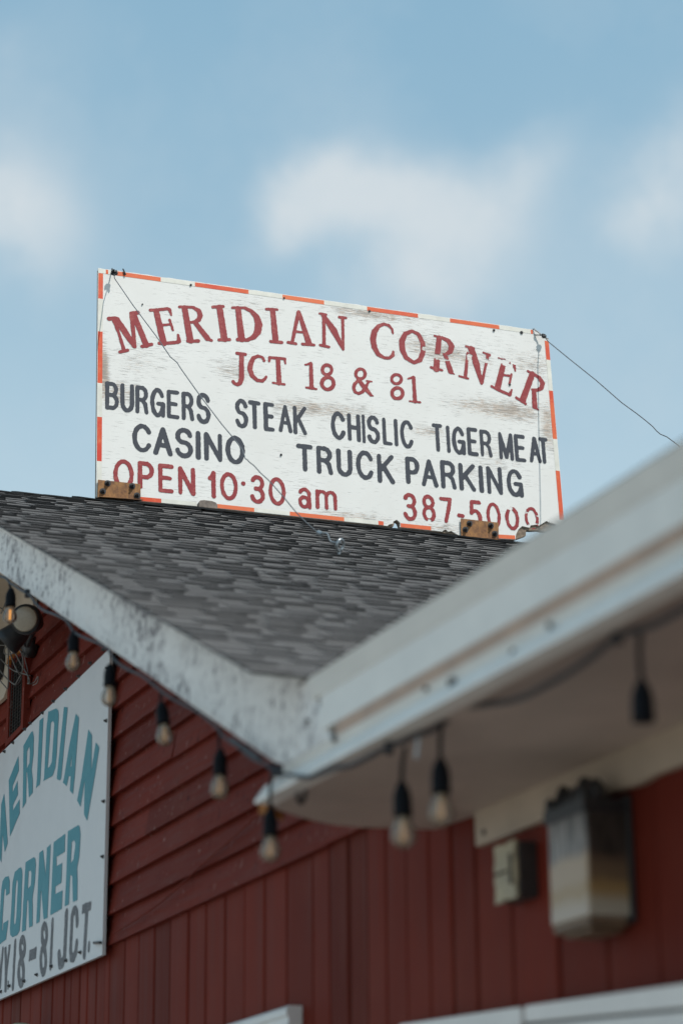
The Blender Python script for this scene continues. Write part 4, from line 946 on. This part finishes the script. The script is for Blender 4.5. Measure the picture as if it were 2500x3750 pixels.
CORN = [('X4', [[(118, 1180), (105, 1125), (65, 1135), (35, 1185), (22, 1270), (5, 1560), (-15, 1800), (-10, 1890), (5, 1908), (75, 1850), (95, 1700), (102, 1628), (45, 1665), (40, 1745), (30, 1750), (35, 1600), (55, 1300), (62, 1268), (75, 1275), (75, 1352), (115, 1320)]]),
 ('X4', [[(245, 1022), (258, 1050), (262, 1110), (245, 1568), (230, 1750), (205, 1800), (150, 1828), (125, 1800), (120, 1720), (135, 1500), (150, 1200), (175, 1080), (220, 1035)], [(205, 1170), (212, 1200), (195, 1568), (185, 1670), (172, 1680), (165, 1650), (185, 1250), (195, 1180)]]),
 ('X4', [[(300, 965), (395, 905), (412, 930), (417, 1000), (405, 1200), (385, 1330), (378, 1400), (381, 1450), (380, 1694), (340, 1717), (332, 1400), (318, 1400), (300, 1745), (257, 1765), (275, 1400)], [(335, 1070), (360, 1058), (368, 1090), (360, 1230), (325, 1270)]]),
 ('X4', [[(458, 855), (500, 825), (530, 1110), (545, 800), (588, 757), (550, 1604), (507, 1622), (478, 1270), (460, 1649), (422, 1672)]]),
 ('X4', [[(622, 735), (755, 635), (748, 845), (655, 905), (655, 1012), (720, 970), (710, 1200), (642, 1245), (640, 1330), (724, 1285), (715, 1500), (583, 1574)]]),
 ('X4', [[(785, 610), (905, 537), (920, 560), (930, 650), (915, 900), (890, 1040), (895, 1150), (893, 1400), (843, 1425), (835, 1120), (812, 1110), (795, 1450), (748, 1475), (770, 1050)], [(830, 730), (860, 710), (872, 760), (850, 930), (818, 975)]])]
wall_letters('teal word Corner', MAT['teal_letter'], CORN, [], 72)
HWY = [('X3', [[(55, 690), (78, 675), (85, 870), (105, 660), (128, 652), (90, 960), (78, 1205), (55, 1205), (62, 950)]]), ('X3', [[(345, 720), (425, 680), (415, 815), (335, 850)]]), ('X3', [[(950, 195), (1055, 155), (1045, 262), (945, 310)]])]
el8 = lambda cx, cy, rx, ry: arc(cx, cy, rx, ry, 0, 360, 20)
HWS = [('X3', [(38, 712), (5, 1130)], 20), ('X3', [(5, 1130), (-6, 770)], 20), ('X3', [(-6, 770), (-45, 1160)], 20), ('X3', [(-45, 1160), (-62, 800)], 20), ('X3', [(-100, 800), (-122, 1225)], 22), ('X3', [(-145, 830), (-165, 1240)], 22), ('X3', [(-112, 1005), (-155, 1035)], 22),
 ('X3', [(100, 1090), (98, 1150)], 12), ('X3', [(180, 632), (152, 1145)], 26), ('X3', el8(263, 690, 26, 92), 30), ('X3', el8(247, 975, 28, 130), 30), ('X3', el8(514, 545, 27, 105), 30), ('X3', el8(501, 835, 28, 140), 30), ('X3', [(608, 390), (585, 905)], 28),
 ('X3', [(768, 300), (745, 800), (725, 862), (692, 880), (683, 770)], 38), ('X3', [(890, 408), (887, 300), (870, 258), (846, 278), (832, 345), (815, 720), (822, 800), (850, 808), (873, 745), (885, 640)], 34), ('X3', [(1000, 280), (972, 775)], 36), ('X3', [(1028, 650), (1024, 710)], 24)]
wall_letters('worn black highway line HWY. 18 - 81 J.C.T. along the bottom', MAT['grey_letter'], HWY, HWS, 73, .002)
for c, x, y in [('X2', 1200, 92), ('X2', 1048, 247), ('X2', 916, 398), ('X2', 767, 543), ('X2', 628, 683), ('X2', 500, 818), ('X2', 363, 934), ('X2', 298, 1003), ('X2', 162, 1160), ('X2', 64, 1262), ('X2', 1242, 303), ('X2', 1228, 908), ('X4', 1202, 265), ('X4', 1190, 900),
               ('X3', 933, 745), ('X3', 770, 838), ('X3', 603, 905), ('X3', 432, 1002), ('X3', 290, 1075), ('X3', 120, 1130), ('X3', 20, 1197)]:
    p = onX(*cpx(c, x, y), xs); s_ = MB(); s_.lathe([(-.001, .008), (.003, .008), (.007, .005), (.013, .004)], p, (-1, 0, 0), 10); s_.build('screw', MAT['greybox'], WS)
b_ = MB(); b_.tube([onX(*cpx('X3', 1082, 636), xs-.006), onX(*cpx('X3', 1155, 633), xs-.012)], .006, 6); b_.build('bent_nail', MAT['black_metal'], WS)

# ================================================================== STRING LIGHTS
xk = XF-.034
cpath = [cpx('X2', -160, -1400)]
cp1 = lambda x, y: (x/3.136, 1950+y/3.136)
cp3 = lambda x, y: (x/1.568, 1800+y/1.568)
cp6 = lambda x, y: (850+x/3.136, 2600+y/3.136)
cp5 = lambda x, y: (800+x/1.568, 2300+y/1.568)
cpr = lambda x, y: (1500+x/1.568, 2200+y/1.568)
PATH = [(-120, 2040), (-40, 2098), cp1(60, 520), cp1(110, 570), cp1(210, 640), cp1(290, 690), cp1(350, 725), cp1(400, 800), cp1(500, 890), cp1(650, 950), cp1(750, 1000), cp1(800, 1060), cp1(860, 1150), cp1(1000, 1220), cp1(1130, 1270), cp1(1250, 1350), cp1(1290, 1430), cp3(680, 985), cp3(740, 1025), cp3(820, 1060),
        cp3(920, 1140), cp3(1000, 1195), cp3(1120, 1255), cp3(1230, 1340), cp3(1290, 1410), cp3(1400, 1485), cp3(1500, 1535), cp6(0, 330), cp6(120, 460), cp6(250, 565), cp6(350, 605), cp6(430, 655), cp6(490, 725), cp6(620, 735), cp6(760, 765), cp6(900, 775),
        cp6(1030, 725), cp6(1180, 670), cp6(1390, 630), cp5(960, 690), cp5(1050, 655), cp5(1150, 610), cp5(1220, 590), cp5(1290, 520), cp5(1360, 480), cpr(270, 620), cpr(420, 600), cpr(600, 570), cpr(760, 500), cpr(900, 420), cpr(1050, 320), cpr(1170, 215), cpr(1260, 180), cpr(1400, 140), cpr(1568, 50), (2700, 2140), (3000, 2010)]
def cdepth(x, y):
    return xk if x < 1160 else min(XF+.055, xk+(x-1160)*.00018)
ca = MB(); C3 = [onX(x, y, cdepth(x, y)) for x, y in PATH]
C3 += [np.array([XF+.05, 1.7, Z(1.20)]), np.array([XF+.055, .85, Z(1.245)])]
ca.tube(smooth_path(C3, 5), [.0046 if p[1] > 5.6 else .0066 for p in smooth_path(C3, 5)], 8)
for q in (cp6(480, 700), cp6(545, 700), cp1(320, 700), cp5(1300, 510), cp5(980, 690), cpr(1190, 205)):
    p = onX(*q, cdepth(*q)); ca.tube([p+np.array([0, 0, -.014]), p+np.array([0, .004, .014])], .011, 8)
tag(ca.build('string_light_cable', MAT['cable'], smooth=True), 'black string light cable looping along the white rake board and under the eave', 'cable')
def bulb(j, top, label, lit=False, empty=False, tilt=(0, 0)):
    K = 1.18 if j[0] > 1400 else 1.06
    sc = lambda prof: [(a*K, b*K) for a, b in prof]
    X_ = cdepth(*j); p = onX(*j, X_); t = onX(*top, X_)
    ax = np.array([tilt[0], tilt[1], -1.0]); ax /= np.linalg.norm(ax)
    R = thing('light_socket' if empty else 'string_light_bulb', tuple(p), label, 'socket' if empty else 'light bulb', 'bulbs of the string lights')
    s = MB(); s.lathe(sc([(-.070, .0055), (-.066, .010), (-.058, .0125), (-.050, .0165), (-.034, .0185), (-.010, .0185), (-.008, .0195), (0, .0195)]), p, ax, 20); s.build('socket', MAT['rubber'], R, smooth=True)
    c = MB(); c.tube(smooth_path([t, t*.6+(p-ax*.066*K)*.4+np.array([0, .006, 0]), p-ax*.066*K], 5), .0056 if K > 1.1 else .0046, 8); c.build('cord', MAT['rubber'], R, smooth=True)
    if empty: return R
    g = MB(); g.lathe(sc([(-.004, .0125), (.002, .0135), (.010, .0165), (.020, .0215), (.030, .0245), (.038, .0250), (.046, .0235), (.054, .0185), (.060, .0105), (.0625, .002)]), p, ax, 24)
    gl = g.build('glass_bulb', MAT['glass'], R, smooth=True)
    f = MB(); f.tube([p+ax*.010, p+ax*.046*K], .0042 if lit else .0062*K, 8); f.build('filament', MAT['lit'] if lit else MAT['filament'], gl)
    st = MB(); st.lathe(sc([(-.002, .0115), (.004, .011), (.010, .004)]), p, ax, 12); st.build('bulb_cap', MAT['creambox'], gl)
def mat_lit():
    g = G('glowing_filament'); n = g.noise(40, 2); g.color((.9, .35, .05)); g.link(g.mix(n, (1, .36, .04), (1, .45, .07)), g.b.inputs['Emission Color']); g.b.inputs['Emission Strength'].default_value = .75; return g.mat
MAT['lit'] = mat_lit()
bulb((39, 2223), (35, 2128), 'bulb at the far left beside the round floodlight, its filament glowing orange', True)
bulb((270, 2388), (273, 2322), 'bulb between the floodlight and the white sign corner, hanging against red clapboards', False)
bulb((402, 2514), (405, 2446), 'bulb hanging in front of the top right corner of the white wall sign', False)
bulb((600, 2655), (590, 2538), 'tilted bulb just right of the white wall sign, swung towards the right', False, tilt=(.05, -.22))
bulb((806, 2840), (803, 2690), 'bulb over the clapboards halfway between the wall sign and the eave corner', False)
bulb((990, 3064), (993, 2848), 'bulb hanging below the left corner of the white eave', False)
bulb((1475, 2992), (1482, 2738), 'lower bulb of the pair hanging under the brown soffit', False, tilt=(.02, -.02))
bulb((1614, 2909), (1618, 2640), 'higher bulb of the pair under the soffit, on a long cord', False)
bulb((2354, 2644), (2343, 2318), 'empty black socket without a bulb hanging under the near end of the eave', empty=True)
bc = MB(); p = onX(1528, 2742, cdepth(1528, 2742)); bc.hexa([p+np.array(q) for q in [(-.004, .012, -.02), (.004, .012, -.02), (.004, .004, -.024), (-.004, .004, -.024), (-.004, -.004, .026), (.004, -.004, .026), (.004, -.014, .022), (-.004, -.014, .022)]])
tag(bc.build('cable_clip', simple('milky_plastic', (.42, .45, .48), .35, .1, 20), bevel=.002), 'small pale plastic clip on the string light cable under the eave', 'clip')

# ================================================================== SMALL THINGS ON THE WALL
# twin floodlight
pc_ = onX(96, 2268, XW-.22)
FL = thing('floodlight', tuple(onX(100, 2380, XW-.03)), 'black twin floodlight under the gable peak, one round lens facing out', 'floodlight')
axl = np.array([-.52, -.83, -.16]); axl /= np.linalg.norm(axl)
hb = MB(); hb.lathe([(.012, .066), (.0, .068), (-.02, .068), (-.028, .062), (-.07, .058), (-.10, .045), (-.14, .034), (-.17, .030)], pc_, axl, 24); hd = hb.build('lamp_head', MAT['black_metal'], FL, smooth=True)
ln = MB(); ln.lathe([(.0125, .057), (.017, .050), (.020, .030), (.021, .002)], pc_, axl, 24); ln.build('lens', MAT['lens'], hd, smooth=True)
pb = onX(58, 2325, XW-.19); ax2 = np.array([-.55, .35, -.55]); ax2 /= np.linalg.norm(ax2)
h2 = MB(); h2.lathe([(.06, .062), (.05, .066), (.03, .062), (-.03, .05), (-.07, .034), (-.10, .030)], pb, ax2, 22); h2.build('lamp_head', MAT['black_metal'], FL, smooth=True)
kb = MB(); q = onX(100, 2362, XW-.10)
kb.lathe([(-.03, .05), (.0, .052), (.02, .046)], onX(104, 2368, XW-.05), (-1, 0, 0), 18)
kb.tube([pc_-axl*.16, onX(112, 2330, XW-.10), q], .016, 10); kb.tube([pb-ax2*.09, onX(88, 2345, XW-.12), q], .016, 10); kb.build('mounting_bracket', MAT['black_metal'], FL, smooth=True)
# loose wires
lw = MB(); xl = XW-.06
X2p = lambda x, y: (x/3.136, 2350+y/3.136)
for pts, r_ in (([(110, -60), (95, 20), (130, 160), (200, 330), (250, 400), (215, 480), (160, 485), (60, 400), (-10, 310)], .0035), ([(200, -90), (110, -10), (160, 90), (240, 250), (320, 380), (345, 470), (320, 480)], .003),
                ([(-40, 120), (40, 230), (160, 330), (350, 390)], .003), ([(0, 40), (60, 40), (130, 20), (200, 60), (260, 160), (262, 330), (180, 490)], .003), ([(50, 90), (60, 140), (130, 140), (200, 110), (180, 60), (90, 60), (50, 90)], .003),
                ([(-30, 400), (50, 500), (95, 520), (100, 260), (95, 60)], .003), ([(270, 120), (320, 330), (330, 470), (390, 470), (440, 400), (430, 470), (380, 500)], .0025), ([(20, -330), (40, -380), (70, -450), (95, -480), (75, -520)], .003), ([(0, -400), (50, -350), (40, -280), (80, -230)], .003)):
    rng = random.Random(len(pts)); lw.tube(smooth_path([onX(*X2p(x, y), xl-rng.uniform(0, .04)) for x, y in pts]), r_, 6)
tag(lw.build('loose_wires', simple('grey_loose_wire', (.15, .14, .13), .5, .3, 60), smooth=True), 'tangle of loose thin grey wires hanging over the gable vent', 'wire')
dk = MB(); q = onX(2, 2420, XW-.06); dk.tube([q+np.array([0, .02, .11]), q, q+np.array([0, .015, -.09])], [.018, .034, .012], 10)
tag(dk.build('lamp_holder', MAT['black_metal'], smooth=True), 'small black lamp holder at the left edge beside the vent', 'lamp holder')
# painted-over cable stapled across the clapboards
wc = MB(); wc.tube(smooth_path([onX(x, y, XW-.042) for x, y in [(420, 3416), (497, 3369), (600, 3296), (701, 3203), (765, 3145), (860, 3062), (957, 2967), (1000, 2930)]], 5), .0032, 6)
tag(wc.build('wall_cable', MAT['clap'], smooth=True), 'thin cable painted red running slantwise over the clapboards to the eave corner', 'cable')
# square wall lantern
yl0, yl1 = onX(2310, 3440, XW)[1]-.0, onX(2155, 3408, XW-.085)[1]
LN = thing('wall_lantern', (XW-.01, 5.1, Z(.83)), 'square wall lantern with a black ornate cap and banded pale panels under the eave', 'lantern')
P_ = lambda px, py: onX(px, py, XW-.10)
ya, yb = 5.02, 5.215                     # near and far side of the lamp body
zb_, zt_ = Z(.862), Z(1.118)
x0_, x1_ = XW-.130, XW-.022
lantern_frame = (np.array([0, 0, zb_]), np.array([1., 0, 0]), np.array([0, 1., 0]), np.array([0, 0, 1.]))
lb = MB(); lb.box((x0_, ya, zb_), (x1_, yb, zt_)); lb.build('diffuser', MAT['lantern'], LN, bevel=.006, frame=lantern_frame)
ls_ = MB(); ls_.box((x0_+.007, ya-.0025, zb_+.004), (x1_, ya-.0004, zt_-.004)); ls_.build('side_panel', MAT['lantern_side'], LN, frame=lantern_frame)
bp = MB(); bp.box((XW-.0215, ya-.014, zb_-.012), (XW-.009, yb-.01, zt_+.035)); bp.build('back_plate_shadow', MAT['black_metal'], LN, bevel=.004)  # plate's black near edge paints in the shadow strip beside the lamp
bo = MB(); bo.box((x0_+.004, ya+.004, zb_-.020), (x1_-.002, yb-.004, zb_-.001)); bo.box((x0_+.02, ya+.03, zb_-.032), (x1_-.002, yb-.03, zb_-.0205)); bo.build('base_plate', simple('brown_base_metal', (.16, .105, .065), .5, .3, 30), LN, bevel=.004)
cp_ = MB(); cp_.box((x0_-.006, ya-.008, zt_-.010), (x1_, yb+.008, zt_+.024))
for i, (dy_, r_) in enumerate(((.015, .026), (.07, .030), (.125, .024), (.18, .028))): cp_.lathe([(0, r_), (.030, r_*.9), (.050+.014*(i%2), r_*.35)], (x0_+.040, ya+dy_, zt_+.0225), (0, 0, 1), 12)
for yy in (ya+.01, yb-.01): cp_.lathe([(0, .012), (.022, .012), (.032, .004)], (x0_+.004, yy, zt_+.0225), (0, 0, 1), 10)
cp_.build('cap', MAT['black_metal'], LN)
# outdoor electrical box
cA, cB = onX(1880, 3060, XW-.06), onX(1800, 3280, XW-.06)
EB = thing('electrical_box', (XW-.01, 5.75, Z(.95)), 'small dark grey electrical box with a yellowed scalloped front cover on the red boards', 'electrical box')
xe = XW-.072; ye0 = onX(1885, 3100, xe)[1]; ye1 = onX(1803, 3150, xe)[1]; ze0, ze1 = onX(1880, 3285, xe)[2], onX(1880, 3078, xe)[2]
eb = MB(); eb.box((xe+.010, ye0, ze0), (XW-.0085, ye1-.01, ze1)); eb.build('housing', MAT['greybox'], EB, bevel=.004)
ec = MB(); n_ = 24; pts = []
for k in range(n_):
    t = 2*math.pi*k/n_; cy_, cz_ = math.cos(t), math.sin(t)
    sc_ = 1/max(abs(cy_), abs(cz_)); wob = .90 if k % 4 == 2 else 1.0
    pts.append((xe, (ye0+ye1)/2-.002+cy_*sc_*wob*abs(ye1-ye0)*.47, (ze0+ze1)/2+cz_*sc_*wob*abs(ze1-ze0)*.52))
ec.prism(pts, (.009, 0, 0)); cov = ec.build('cover', MAT['creambox'], EB)
sl = MB(); sl.box((xe-.003, ye0+.020, ze0+.035), (xe-.0005, ye0+.034, ze1-.03)); sl.box((xe-.003, ye0+.05, (ze0+ze1)/2-.003), (xe-.0005, ye1-.01, (ze0+ze1)/2+.003)); sl.build('slot', MAT['dark'], cov)
# top of a small lamp low on the wall at the left
pl = onX(78, 3768, XW-.12)
LL = thing('porch_lamp', (XW-.01, pl[1], pl[2]-.12), 'small olive-topped lamp head low on the vertical red boards under the wall sign', 'lamp')
lt = MB(); lt.lathe([(0, .004), (-.004, .030), (-.014, .058), (-.024, .064), (-.036, .064)], pl+np.array([0, 0, .026]), (0, 0, 1), 22); lt.build('lamp_hood', MAT['creambox'], LL, smooth=True)
l2 = MB(); l2.lathe([(-.036, .058), (-.10, .045), (-.13, .03)], pl+np.array([0, 0, .0255]), (0, 0, 1), 18); l2.tube([pl+np.array([.02, 0, -.03]), (XW-.012, pl[1], pl[2]-.03)], .016, 10); l2.build('lamp_body', MAT['greybox'], LL, smooth=True)
